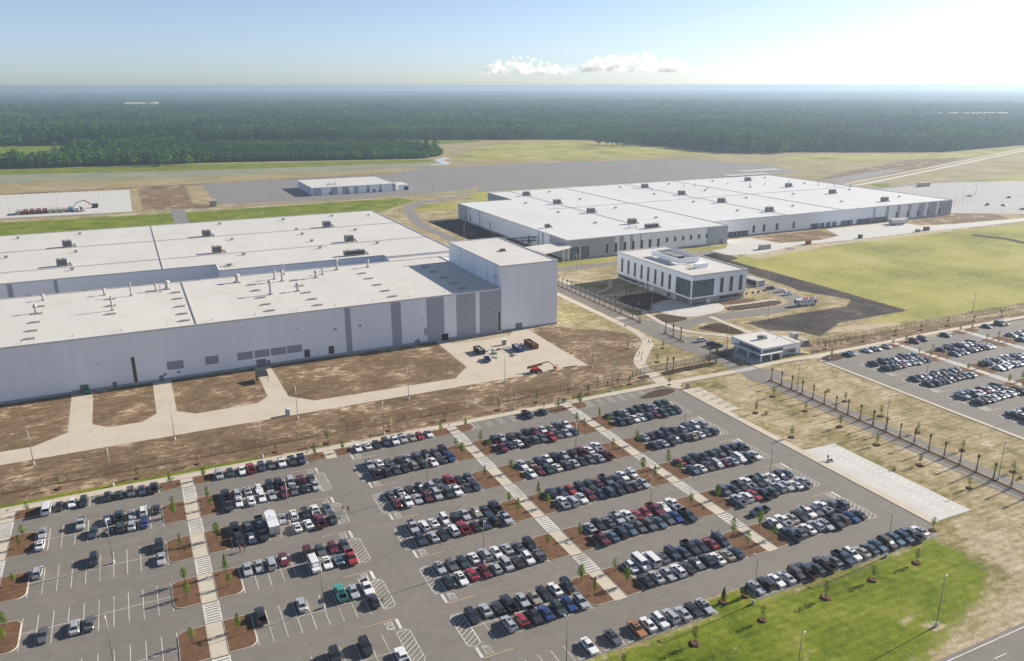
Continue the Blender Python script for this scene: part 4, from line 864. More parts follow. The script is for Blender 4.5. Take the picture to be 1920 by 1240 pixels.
# --- utility shed and long canopy
U_ = building('utility_shed', 'small pale utility shed beside the north road', (63, 545, 0)); W(U_, 'wall', MB().box(60.5, 66, 543.5, 548, 0, 5.2), 'container_tan'); W(U_, 'roof', MB().box(60.2, 66.3, 543.2, 548.3, 5.2, 5.5), 'roof'); door(U_, 's', 62, 63.2, 2.1, 543.5)
K_ = building('canopy_shelter', 'flat blue-grey roofed canopy on posts behind the warehouse', (630, 505, 0)); W(K_, 'roof', MB().box(600, 662, 490, 506, 5.2, 5.6).box(640, 700, 512, 530, 6, 6.4), 'unit_light'); m = MB()
for x in range(602, 662, 8): m.cyl((x, 491, 0), (x, 491, 5.2), .25, n=6).cyl((x, 505, 0), (x, 505, 5.2), .25, n=6)
W(K_, 'post', m, 'steel_dark')
S_ = building('storage_shed', 'low grey equipment shed behind the office block', (293, 112, 0)); W(S_, 'wall', MB().box(290.6, 295, 106, 117, 0, 3), 'wall_base'); W(S_, 'roof', MB().box(290.3, 295.3, 105.7, 117.3, 3, 3.25), 'unit_light'); m = MB()
W(S_, 'opening', MB().box(290.5, 290.62, 107.5, 116.5, .2, 2.6), 'dark_opening')

# ------------------------------------------------------------------ lamp posts
lp = [('concrete_base', MB().cyl((0,0,0), (0,0,.9), .32, .30, 12).mesh('lamp_base', 'concrete_pale')), ('pole', MB().cyl((0,0,.9), (0,0,11.1), .105, .075, 8).mesh('lamp_pole', 'lamp_pole', True)),
      ('arm', MB().bar((-.05,0,11.05), (.75,0,11.2), .08).mesh('lamp_arm', 'lamp_pole')), ('lamp_head', MB().loft([[(.6,-.17,11.12),(1.35,-.15,11.17),(1.35,.15,11.17),(.6,.17,11.12)], [(.62,-.14,11.28),(1.3,-.1,11.27),(1.3,.1,11.27),(.62,.14,11.28)]]).mesh('lamp_head', 'lamp_head'))]
def lamp(x, y, label, rz=0, h=1.0, group=None):
    t = empty('street_lamp', (x, y, 0), label, 'lamp post', group or 'lamp posts', rz); kids(t, lp)
    t.scale.z = h
LAMPS = []
for i, x in enumerate((-18.1, 20.8, 57.0, 101.4, 139.6)): LAMPS.append((x, 13.2, 'grey lamp post between security fence and car park walk, %s from left' % ORD[i], R(-90)))
for yy, nm in ((-26.9, 'second'), (-63.4, 'fourth')):
    for i, x in enumerate((-18.1, 20.75, 56.7, 101.6, 140.1)): LAMPS.append((x, yy, 'grey lamp post on centre line of %s double row, %s from left' % (nm, ORD[i]), R(90 if i % 2 else -90)))
for x, l in ((56.6, 'grey lamp post at bottom edge beside the nearest car row'), (101.0, 'grey lamp post on the lawn notch beside two saplings'), (139.9, 'grey lamp post standing behind the blue car in nearest row')): LAMPS.append((x, -100.9, l, R(90)))
LAMPS += [(128.5, -122.2, 'lone grey lamp post on the lawn near the highway', R(20)), (91.1, -122.6, 'lamp post on the lawn cut by the bottom edge of the picture', R(20))]
for i, x in enumerate((-38.3, -1.2, 35.6, 73.0, 109.4, 146.0)): LAMPS.append((x, 37.0, 'lamp post on dirt bank beside concrete service road, %s from left' % ORD[i], R(90)))
for i, y in enumerate((-15.3, -52, -88.4)): LAMPS.append((197.9, y, 'lamp post in palm median of the boulevard, %s from the gate' % ORD[i], 0))
LAMPS += [(250.2, -26, 'lamp post between car rows of the right-hand car park', 0), (251, -64, 'lamp post among nearest cars of right-hand car park', 0), (346.3, 23.6, 'lamp post behind the fence of the right-hand car park', R(-90)), (256.3, 61.6, 'lamp post on grass verge opposite the bus', R(90)),
          (247, 76.6, 'lamp post beside forecourt mulch bed and flagpoles', R(90)), (213.4, 104, 'lamp post in the dark mulch bed before the office', R(180)), (219.5, 101.5, 'short lamp post at edge of shaded forecourt circle', R(180)), (202.3, 62, 'lamp post at the junction of boulevard and office drive', 0), (255, 171, 'lamp post on dry grass north of the office', R(90)), (219.5, 175, 'lamp post beside entrance road west of office', R(90)), (206.6, 31.8, 'lamp post at the left corner of gatehouse', R(180)), (254.5, 37, 'lamp post on black soil right of the gatehouse', 0),
          (202.5, 300, 'lamp post on dark gravel west of the warehouse, far one', 0), (213.5, 275, 'lamp post on dark gravel west of the warehouse, near one', 0), (197.5, 428, 'lamp post beside winding road behind the tower hall', 0)]
for x, y, l, rz in LAMPS: lamp(x, y, l, rz)
FARP = [(-93.4,667.5),(-61.8,615.3),(-61.8,714.5),(-29.4,662.7),(1.5,614.4),(-92.5,550.5),(31.5,583.6),(84.8,712),(84.5,650.6),(84,585),(136.5,683.5),(137.5,626.6),(155.4,549.5),(207.3,557.5),(269.4,543.3),(291.8,580),(293.6,707.5),(345.3,678.3),(672,262.7),(737.6,296.3),(656,258.8)]
for i, (x, y) in enumerate(FARP): lamp(x, y, 'tall thin floodlight mast on %s, %s from left' % (('pale concrete yard', 'dark storage lot', 'pale gravel lot')[0 if i < 6 else 1 if i < 18 else 2], ORD[i if i < 6 else i-6 if i < 18 else i-18]), 0, 1.45, 'floodlight masts far behind')

# ------------------------------------------------------------------ fences
def fence(name, pts, label, h, step, postm, fabm, pr=.05, rails=(1.0,), barbs=False):
    t = empty(name, (pts[0][0], pts[0][1], 0), label, 'fence'); inv = Matrix.Translation(t.location).inverted()
    pm = MB().cyl((0,0,0), (0,0,h), pr, pr, 6).mesh('fence_post', postm)
    for (x0, y0), (x1, y1) in zip(pts, pts[1:]):
        L_ = math.hypot(x1-x0, y1-y0); n = max(1, round(L_/step))
        for i in range(n+1): o = link('post', pm, t, (x0+(x1-x0)*i/n, y0+(y1-y0)*i/n, 0)); o.matrix_parent_inverse = inv
        m = MB().face([(x0,y0,.05),(x1,y1,.05),(x1,y1,h-.05),(x0,y0,h-.05)]); o = W(t, 'mesh_panel', m, fabm)
        m = MB()
        for r_ in rails: m.bar((x0, y0, h*r_-.03), (x1, y1, h*r_-.03), .05)
        m.bar((x0, y0, .08), (x1, y1, .08), .05); W(t, 'rail', m, postm)
fence('chain_link_fence', [(-130,21.3),(20,20.9),(90,20.6),(153.5,20.9)], 'long brown chain-link fence between service road and front car park', 2.5, 3.05, 'fence_post', 'chain_link')
fence('chain_link_fence', [(229,19.8),(262,19.3),(420,18.2)], 'chain-link fence behind the right-hand car park', 2.5, 3.05, 'fence_post', 'chain_link')
fence('bar_fence', [(153.5,21.4),(160,22.6),(165.2,22.8),(188,23.4),(203,24.3)], 'black steel picket fence between the campus and the mulch bed', 2.5, 2.4, 'steel_dark', 'bar_fence', .06, (1.0, .12))
t = empty('bollard_row', (196, 27.6, 0)); bpy.data.objects.remove(t)
gt = empty('sliding_gate', (196, 24.9, 0), 'black sliding gate across the boulevard beside the gatehouse', 'gate'); m = MB()
for i in range(46): m.bar((190.6+i*.27, 25.0, .15), (190.6+i*.27, 25.0, 2.0), .05)
W(gt, 'gate_bars', m, 'steel_dark'); W(gt, 'gate_frame', MB().bar((190.5,25,.15),(203,25,.15),.1).bar((190.5,25,2.0),(203,25,2.0),.1).bar((190.5,25,.1),(190.5,25,2.2),.12).bar((203,25,.1),(203,25,2.2),.12), 'steel_dark')
# sign rail posts on the front walk
sp = [('post', MB().cyl((0,0,0), (0,0,2.0), .03, n=6).mesh('sign_post', 'galvanised')), ('plate', MB().box(-.16, .16, -.045, -.03, 1.45, 2.0).mesh('sign_plate', 'paint_white'))]
for i, x in enumerate((86, 90, 94, 98.5, 103, 127.5, 132, 136.5, 141, 145.5)):
    t = empty('parking_sign', (x, 9.5, .15), 'small sign post at accessible bays, %s from left' % ORD[i], 'sign', 'accessible bay signs'); kids(t, sp)

# ------------------------------------------------------------------ trees
def leafy(seed, kind, n, h, rad, size, base, mat):
    return crown_mesh('crown', kind, seed, None, n, h, rad, size, base).mesh('tree_crown', mat)
def trunkm(h, r_, seed):
    rr = random.Random(seed); m = MB().cyl((0,0,0), (.05,.02,h*.55), r_, r_*.6, 6)
    m.cyl((.05,.02,h*.55), (rr.uniform(-.2,.2), rr.uniform(-.2,.2), h*.92), r_*.6, r_*.2, 5)
    for i in range(5):
        a = rr.random()*6.28; z = h*(.32+.1*i); m.cyl((.03,.01,z), (math.cos(a)*h*.16, math.sin(a)*h*.16, z+h*.14), r_*.4, r_*.12, 4)
    return m.mesh('tree_trunk', 'bark')
OAK = [(trunkm(4.2, .07, s), leafy(s, k_, n_, h_, r_, .14, b_, 'leaf')) for s, k_, n_, h_, r_, b_ in ((11, 'round', 520, 4.3, 1.2, .28), (12, 'cone', 430, 4.6, 1.25, .22), (13, 'round', 330, 4.0, 1.0, .34), (14, 'pine', 420, 4.7, 1.1, .25), (15, 'round', 240, 3.7, 1.15, .30))]
SAP = [(trunkm(3.4, .045, s), leafy(s, 'round', 260, 3.5, .85, .11, .34, 'leaf_pale')) for s in (21, 22, 23)]
MID = [(trunkm(3.6, .05, s), leafy(s, 'round', 300, 3.7, .85, .12, .32, 'leaf')) for s in (31, 32)]
CON = [(trunkm(3.6, .06, s), leafy(s, 'cone', 620, 3.8, 1.15, .12, .12, 'leaf_conifer')) for s in (41, 42)]
ring = MB().loft([[(1.0*math.cos(k*.524)*(1+.12*math.sin(k*2.3)), 1.0*math.sin(k*.524), -.05) for k in range(12)], [(.7*math.cos(k*.524), .7*math.sin(k*.524), .22+.06*math.sin(k*1.9)) for k in range(12)], [(.15*math.cos(k*.524), .15*math.sin(k*.524), .12) for k in range(12)]]).mesh('mulch_ring', 'mulch')
def tree(kind, i, x, y, label, cat='tree', group=None, z=.12, sc=1, mulch=False, name='young_tree'):
    t = empty(name, (x, y, z), label, cat, group, rnd.random()*6.28); T, C = kind[i % len(kind)]
    o = link('trunk', T, t); c_ = link('crown', C, t)
    s_ = sc*rnd.uniform(.85, 1.12); t.scale = (s_, s_, s_*rnd.uniform(.92, 1.1))
    if mulch: link('mulch_ring', ring, t)
def colname(x):
    return 'far-left' if x < -30 else 'left' if x < 20 else 'main-drive' if x < 50 else 'middle' if x < 100 else 'right' if x < 200 else "right lot's first" if x < 300 else "right lot's second"
seen = {}
for i, (x, y) in enumerate(sorted(ISL, key=lambda p: (round(p[0]/6), -p[1]))):
    side = 'left' if x < {'far-left': -41.7, 'left': 0, 'main-drive': 39, 'middle': 77.4, 'right': 119, "right lot's first": 273.8, "right lot's second": 315.2}[colname(x)] else 'right'
    k = (colname(x), side); seen[k] = seen.get(k, -1)+1
    tree(OAK if x < 200 else MID, i, x, y, 'young leafy tree in %s path mulch islands, %s side, %s from the fence' % (colname(x), side, ORD[seen[k]]), group='trees in the mulch islands', z=.18, sc=.88)
FT = [(-31,17.7),(-11.9,15.1),(3.6,16.8),(24.9,15),(39.9,14.4),(59.1,14.9),(77.6,14.9),(96.5,14.6),(110.9,15.1),(130.5,14.1),(148.8,15.7)]
for i, (x, y) in enumerate(FT): tree(SAP, i, x, y, 'thin sapling on dirt strip by the security fence, %s from left' % ORD[i], group='saplings along the fence', mulch=True, name='sapling')
LT = [(95.7,-97.8,1),(101.2,-98.3,1),(98.9,-105.8,0),(82.3,-105.5,0),(115.9,-106,0),(129.8,-105.9,0),(144,-105.6,0),(66,-105.6,0)]
for i, (x, y, cc) in enumerate(LT): tree(CON if cc else SAP, i, x, y, ('bushy conifer in the lawn notch beside lamp post, %s one' % ('left' if x < 97 else 'right')) if cc else 'thin sapling on lawn behind nearest cars, %s from left' % ORD[(66, 82.3, 98.9, 115.9, 129.8, 144).index(x)], group='trees on the lawn', mulch=True, name='conifer' if cc else 'sapling', sc=1 if cc else 1.1)
ET = [(186.5,-15.8),(186.7,-30.2),(187.1,-44.2),(186.7,-58.4),(186.6,-73.1),(186.8,-87.9),(167.8,-43.4),(171.2,-24.1),(161,8.8),(171.6,30.9),(183.7,43.8),(170.3,49.2),(159.4,-97.9)]
for i, (x, y) in enumerate(ET): tree(SAP if i != 12 else MID, i, x, y, ('thin sapling in dry grass left of the boulevard, %s from the gate' % ORD[i]) if i < 6 else ['lone sapling near motorcycle pad on dry grass', 'sapling in dry grass right of bicycle pad', 'sapling where the two pale paths meet', 'sapling on dry grass inside the picket fence', 'sapling beside the boulevard inside the campus', 'sapling on bare brown earth beside curving path', 'leafy small tree at the end of the nearest car row'][i-6], group='saplings in dry grass', mulch=True, name='sapling')
for i, (x, y) in enumerate([(205.1,-29.8),(205.6,-43.9),(205.3,-57.8),(206,-72.2),(206.3,-87.2)]): tree(SAP, i, x, y, 'thin sapling in dry grass right of the boulevard, %s from the gate' % ORD[i], group='saplings in dry grass', mulch=True, name='sapling')
for i, (x, y) in enumerate([(236.6,5.6),(242,14),(263.6,14.1),(283,14.3),(299.7,14.7),(315.7,13.9),(333,13.6),(352,13.4)]): tree(MID if i < 2 else SAP, i, x, y, 'slim tree on the verge of the right-hand car park, %s from left' % ORD[i], group='verge trees', mulch=True, name='sapling')
# shrubs: upright hollies by the fences and low shrubs in beds
SHR = [leafy(s, 'cone', 200, 1.9, .45, .10, .02, 'leaf_conifer') for s in (51, 52)]; LOW = [leafy(s, 'round', 90, .7, .55, .09, .0, 'shrub') for s in (61, 62, 63)]
for i, (x, y) in enumerate([(124.5,17.6),(133,17.9),(136.5,18),(141,18.2),(145.5,18.6),(150.4,18.6),(247,16.4),(250.5,16.6),(254,16.7),(258,16.9)]):
    t = empty('holly_shrub', (x, y, 0), 'narrow dark upright shrub by the %s, %s from left' % ('security fence' if x < 200 else 'gatehouse fence', ORD[i if x < 200 else i-6]), 'shrub', 'upright shrubs'); link('foliage', SHR[i % 2], t)
k = 0
for i in range(14):
    t = empty('low_shrub', (168+i*1.65, 19.4+.6*math.sin(i*2), .16), 'low shrub in bed along picket fence, %s from left' % ORD[i], 'shrub', 'bed shrubs'); link('foliage', LOW[i % 3], t)
for i in range(18):
    t = empty('low_shrub', (212+i*.85, 13.55, .16), 'low shrub against gatehouse front, %s from left' % ORD[i], 'shrub', 'bed shrubs'); t.scale = (.8,)*3; link('foliage', LOW[i % 3], t)
mm = MB(); rr0 = random.Random(3)                     # rows of seedlings on the slope bed: too small to pick apart
for i in range(9):
    for j in range(14):
        x, y = 219+i*1.1+rr0.uniform(-.1, .1), 61.5-j*1.15
        if x-219 > (61.5-y)*.75+4 or x < 216+(61.5-y)*.35: continue
        for q_ in range(4):
            a = rr0.random()*6.28; mm.face([(x, y, .14), (x+.25*math.cos(a), y+.25*math.sin(a), .45), (x+.1*math.cos(a+1.5), y+.1*math.sin(a+1.5), .5)])
tag(mm.build('ground_cover', 'shrub'), 'rows of tiny seedlings on mulch slope behind the gatehouse', 'ground cover', kind='stuff')
# palms with tied-up fronds, propped
def palm_parts(seed):
    rr = random.Random(seed); h = 4.2
    tr = MB(); rings = []
    for k in range(9): z = h*k/8; r_ = .17-.03*k/8+.02*(k % 2); rings.append([(r_*math.cos(a*.785), r_*math.sin(a*.785), z) for a in range(8)])
    tr.loft(rings)
    tf = MB()
    for i in range(26):
        a = rr.random()*6.28; l = rr.uniform(.9, 1.6); o_ = rr.uniform(.08, .28); z = h-.35+rr.random()*.3; ca, sa = math.cos(a), math.sin(a)
        tf.face([(ca*.1-sa*.06, sa*.1+ca*.06, z), (ca*.1+sa*.06, sa*.1-ca*.06, z), (ca*(o_+.12)+sa*.05, sa*(o_+.12)-ca*.05, z+l*.55), (ca*o_*.5, sa*o_*.5, z+l)])
    br_ = []
    for k in range(3): a = k*2.094; br_.append(MB().bar((.9*math.cos(a), .9*math.sin(a), 0), (.16*math.cos(a), .16*math.sin(a), 1.5), .09).mesh('palm_brace', 'wood'))
    return [('trunk', tr.mesh('palm_trunk', 'palm_trunk')), ('fronds', tf.mesh('palm_fronds', 'palm_frond'))]+[('brace', q_) for q_ in br_]
PALM = [palm_parts(s) for s in (71, 72, 73)]
def palm(x, y, label, s=1.0):
    t = empty('palm_tree', (x, y, .15), label, 'palm', 'newly planted palms', rnd.random()*6.28); kids(t, PALM[rnd.randrange(3)]); t.scale = (s, s, s*rnd.uniform(.93, 1.07))
for i in range(31): palm(196.4, -4.2-4.93*i, 'palm with tied fronds in boulevard median outside gate, %s from gate' % (ORD[i] if i < 24 else 'number %d' % (i+1))) if i < 20 else None
for i, y in enumerate((48.4,53.6,59,78.2,84.2)): palm(196.1, y, 'palm with tied fronds in short medians inside the gate, %s from gate' % ORD[i], 1.12)
for i, y in enumerate(np.linspace(94, 154, 14)): palm(196.2, float(y), 'palm with tied fronds in long median behind tower, %s from gate' % ORD[i], 1.05)
for i in range(6): palm(217.4+i*2.6, 121.2, 'palm along the shaded bed before the office, %s from left' % ORD[i], 1.0)
for i, (x, y) in enumerate(((166.9,18.4),(169.1,17.6),(189.5,21.6),(190.4,19),(198.2,18.5),(198,13.8))): palm(x, y, 'taller palm near the gate fence, %s from left' % ORD[i], 1.2)

# ------------------------------------------------------------------ vehicles
def body_loft(secs, m=0):          # secs: (y, halfwidth_bottom, halfwidth_belt, z_bottom, z_belt, z_top, crown halfwidth)
    mb = MB(); rings = []
    for y, wb, ww, zb, zm, zt, wt_ in secs:
        rings.append([(-wb,y,zb),(wb,y,zb),(ww,y,zb+(zm-zb)*.45),(ww*.985,y,zm),(wt_,y,zt),(-wt_,y,zt),(-ww*.985,y,zm),(-ww,y,zb+(zm-zb)*.45)])
    mb.loft(rings); return mb
def wheel_mesh():
    m = MB().cyl((-.11,0,0), (.11,0,0), .335, .335, 14); m.cyl((-.118,0,0), (.118,0,0), .21, .21, 10, 1)
    return m.mesh('car_wheel', ['tyre', 'rim'])
WH = wheel_mesh()
def house(m, yb0, yt0, yt1, yb1, zb, zt, wb, wt_, mat=0):   # cabin: front base, front top, rear top, rear base
    B = [(-wb,yb0,zb),(wb,yb0,zb),(wb,yb1,zb),(-wb,yb1,zb)]; T = [(-wt_,yt0,zt-.03),(wt_,yt0,zt-.03),(wt_,yt1,zt-.04),(-wt_,yt1,zt-.04)]
    T2 = [(-wt_*.8,yt0+.12*(1 if yt1 > yt0 else -1),zt),(wt_*.8,yt0+.12*(1 if yt1 > yt0 else -1),zt),(wt_*.8,yt1-.1,zt),(-wt_*.8,yt1-.1,zt)]
    m.loft([B, T, T2], mat); return B, T
def quad_on(A, B_, C_, D_, ins, off):      # inset panel on quad A,B (bottom) C,D (top), pushed outward
    A, B_, C_, D_ = map(Vector, (A, B_, C_, D_)); n = (B_-A).cross(D_-A).normalized()
    def L2(p, q_, t): return p+(q_-p)*t
    i0, i1, j0, j1 = ins
    def at(u, v): return L2(L2(A, B_, u), L2(D_, C_, u), v)+n*off
    return [at(i0, j0), at(i1, j0), at(i1, j1), at(i0, j1)], n
def slabq(qd, n, th=.02):
    m = MB(); q0 = [p-n*.01 for p in qd]; q1 = [p+n*th for p in qd]; m.loft([q0, q1]); return m
def car_parts(kind):
    P_ = []
    if kind in 'SH':
        l = 2.36 if kind == 'S' else 2.12; z = .02
        m = body_loft([(-l,.62,.72,.34,.58,.64,.60),(-l+.14,.80,.86,.22,.66,.74,.72),(-l+.55,.86,.905,.20,.76,.86,.80),(-.95,.86,.91,.20,.86,.965,.84),(.2,.86,.91,.20,.88,.97,.84),(1.35,.86,.91,.20,.90,1.0,.83),(l-.25,.82,.88,.24,.88,.99,.76),(l-.04,.70,.80,.34,.80,.88,.68)])
        B, T = house(m, -1.02, -.28, 1.0 if kind == 'S' else 1.45, 1.72 if kind == 'S' else l-.22, .93, 1.45, .80, .58); wz = (-1.42, 1.40)
        if kind == 'H': wz = (-1.3, 1.25)
    elif kind in 'U':
        l = 2.36
        m = body_loft([(-l,.66,.76,.36,.78,.84,.64),(-l+.14,.84,.90,.26,.86,.94,.76),(-l+.6,.90,.94,.24,.96,1.06,.84),(-.9,.90,.95,.24,1.02,1.12,.88),(.4,.90,.95,.24,1.04,1.13,.88),(1.8,.90,.95,.24,1.05,1.14,.87),(l-.12,.86,.92,.28,1.02,1.12,.82),(l,.76,.86,.36,.9,1.0,.76)])
        B, T = house(m, -1.12, -.45, 1.85, l-.1, 1.08, 1.74, .85, .64); wz = (-1.45, 1.42)
        m.box(-.62, -.57, -.3, 1.6, 1.74, 1.80); m.box(.57, .62, -.3, 1.6, 1.74, 1.80)
    elif kind == 'J':
        l = 2.15
        m = body_loft([(-l,.70,.74,.42,.92,1.0,.66),(-l+.1,.78,.80,.40,.98,1.06,.70),(-1.0,.80,.82,.40,1.04,1.12,.74),(-.95,.90,.92,.40,1.06,1.14,.86),(l-.1,.90,.92,.40,1.06,1.14,.88),(l,.86,.90,.44,1.0,1.08,.84)])
        m.box(-.92, -.72, -1.85, -1.0, .72, .86); m.box(.72, .92, -1.85, -1.0, .72, .86)
        B, T = house(m, -.92, -.62, l-.12, l-.04, 1.1, 1.80, .84, .76); wz = (-1.3, 1.25)
    elif kind == 'M':
        l = 2.5
        m = body_loft([(-l,.66,.76,.34,.72,.78,.62),(-l+.15,.84,.92,.24,.82,.92,.78),(-l+.6,.92,.97,.22,.92,1.02,.86),(-1.2,.92,.98,.22,1.0,1.08,.90),(.4,.92,.98,.22,1.02,1.1,.90),(2.0,.92,.98,.22,1.03,1.1,.90),(l,.84,.92,.32,.95,1.04,.84)])
        B, T = house(m, -1.65, -.75, 2.1, l-.08, 1.04, 1.74, .88, .70); wz = (-1.55, 1.5)
    elif kind == 'V':
        l = 2.95
        m = body_loft([(-l,.72,.84,.38,.86,.92,.72),(-l+.15,.90,.98,.28,.98,1.08,.84),(-l+.7,.96,1.02,.26,1.08,1.18,.92),(-1.7,.96,1.02,.26,1.14,1.22,.96),(l-.1,.96,1.02,.26,1.16,1.24,.97),(l,.92,1.0,.34,1.1,1.18,.94)])
        B, T = house(m, -2.05, -1.35, l-.18, l-.06, 1.18, 2.12, .95, .82); wz = (-1.75, 1.75)
        for i in range(7): m.box(-.66, .66, -1.0+i*.55, -.95+i*.55, 2.12, 2.145)
    else:                                            # pickup
        l = 2.85
        m = body_loft([(-l,.72,.82,.42,.88,.94,.70),(-l+.14,.88,.95,.32,.96,1.06,.82),(-l+.6,.94,.99,.30,1.04,1.14,.88),(-1.25,.94,1.0,.30,1.08,1.18,.92),(.0,.94,1.0,.30,1.10,1.18,.93),(.92,.94,1.0,.30,1.10,1.17,.94)])
        B, T = house(m, -1.35, -.72, .62, .88, 1.12, 1.84, .90, .70)
        m.box(-1.0, -.86, .93, l-.06, .42, 1.16).box(.86, 1.0, .93, l-.06, .42, 1.16).box(-1.0, 1.0, l-.12, l, .45, 1.15).box(-.86, .86, .93, l-.12, .42, .60); wz = (-1.78, 1.62)
        m.box(-.86, .86, .93, 1.0, .6, 1.16)
    P_.append(('body', m.mesh('car_body', 'p_w')))
    # glass
    wsq, n = quad_on(B[0], B[1], T[1], T[0], (.07, .93, .10, .95), .012); P_.append(('windscreen', slabq(wsq, n).mesh('windscreen', 'car_glass')))
    rwq, n = quad_on(B[2], B[3], T[3], T[2], (.09, .91, .16 if kind != 'P' else .2, .92), .012); P_.append(('rear_window', slabq(rwq, n).mesh('rear_window', 'car_glass')))
    for s_, (a, b_, c_, d_) in ((1, (B[1], B[2], T[2], T[1])), (-1, (B[3], B[0], T[0], T[3]))):
        mm_ = MB(); cuts = {'S': (.06, .50, .54, .92), 'H': (.06, .48, .52, .92), 'U': (.06, .36, .39, .68, .71, .95), 'J': (.05, .34, .38, .64, .68, .95), 'M': (.10, .36, .39, .66, .69, .96), 'V': (.07, .30, .33, .62, .65, .96), 'P': (.08, .52, .56, .93)}[kind]
        if s_ < 0: cuts = tuple(1-c0 for c0 in cuts[::-1])
        for q_ in range(0, len(cuts), 2):
            qd, n = quad_on(a, b_, c_, d_, (cuts[q_], cuts[q_+1], .12, .90), .010); mm_.loft([[p-n*.01 for p in qd], [p+n*.018 for p in qd]])
        P_.append(('side_window', mm_.mesh('side_window', 'car_glass')))
    wd_ = {'S': .84, 'H': .82, 'U': .88, 'J': .85, 'M': .90, 'V': .94, 'P': .92}[kind]; sc_w = 1.0 if kind in 'SHM' else 1.12
    for sx in (-1, 1):
        for yy in wz: P_.append(('wheel', WH, (sx*wd_, yy, .335*sc_w)))
    hz = {'S': .60, 'H': .62, 'U': .80, 'J': .85, 'M': .74, 'V': .88, 'P': .90}[kind]
    for sx in (-1, 1):
        P_.append(('headlight', MB().loft([[(sx*.42,-l-.01,hz-.07),(sx*.70,-l+.02,hz-.07),(sx*.72,-l+.04,hz+.07),(sx*.42,-l-.0,hz+.05)], [(sx*.44,-l+.20,hz-.06),(sx*.80,-l+.24,hz-.06),(sx*.80,-l+.24,hz+.11),(sx*.44,-l+.2,hz+.10)]]).mesh('headlight', 'headlight')))
        tz = hz+.18; P_.append(('taillight', MB().box(sx*.62-.13, sx*.62+.13, l-.10, l+.015, tz-.09, tz+.10).mesh('taillight', 'taillight')))
    P_.append(('mirror', MB().box(-1.08, -.90, B[0][1]+.28, B[0][1]+.42, B[0][2]+.0, B[0][2]+.17).box(.90, 1.08, B[0][1]+.28, B[0][1]+.42, B[0][2]+.0, B[0][2]+.17).mesh('mirror', 'black_plastic')))
    if kind == 'P': P_.append(('bed_liner', MB().box(-.855, .855, 1.005, l-.125, .605, .64).mesh('bed_liner', 'bed_liner')))
    sq, n = quad_on(B[0], B[1], T[1], T[0], (.12, .88, .16, .80), .038); P_.append(('sunshade', slabq(sq, n, .008).mesh('sunshade', 'window_frame')))
    if kind in 'SU': P_.append(('sunroof', MB().box(-.36, .36, -.05, .5, T[0][2]+.02, T[0][2]+.042).mesh('sunroof', 'car_glass')))
    return P_
CP = {k: car_parts(k) for k in 'SHUJMVP'}
CN = dict(S=('sedan', 'sedan'), H=('hatchback', 'hatchback'), U=('suv', 'suv'), J=('off_road_vehicle', 'off-roader'), M=('minivan', 'minivan'), V=('passenger_van', 'passenger van'), P=('pickup_truck', 'pickup'))
CCAT = dict(S='sedan', H='hatchback', U='suv', J='off-roader', M='minivan', V='van', P='pickup truck')
def car(code, x, y, label, rz=0, group='cars parked in the front car park', z=.03, small=False):
    nm, dsc = CN[code[1]]
    t = empty(nm, (x, y, z), '%s %s %s' % (PNAME[code[0]], dsc, label), CCAT[code[1]], group, rz)
    pr = CP[code[1]]
    if rnd.random() > .07: pr = [p for p in pr if p[0] != 'sunshade']
    if small: pr = [p for p in pr if p[0] not in ('mirror', 'headlight', 'taillight', 'sunroof')]
    elif rnd.random() < .5: pr = [p for p in pr if p[0] != 'sunroof']
    kids(t, pr, {'body': MAT['p_'+code[0]]}); s_ = rnd.uniform(.92, 1.04); t.scale = (rnd.uniform(.95, 1.02), s_, rnd.uniform(.94, 1.05)); return t
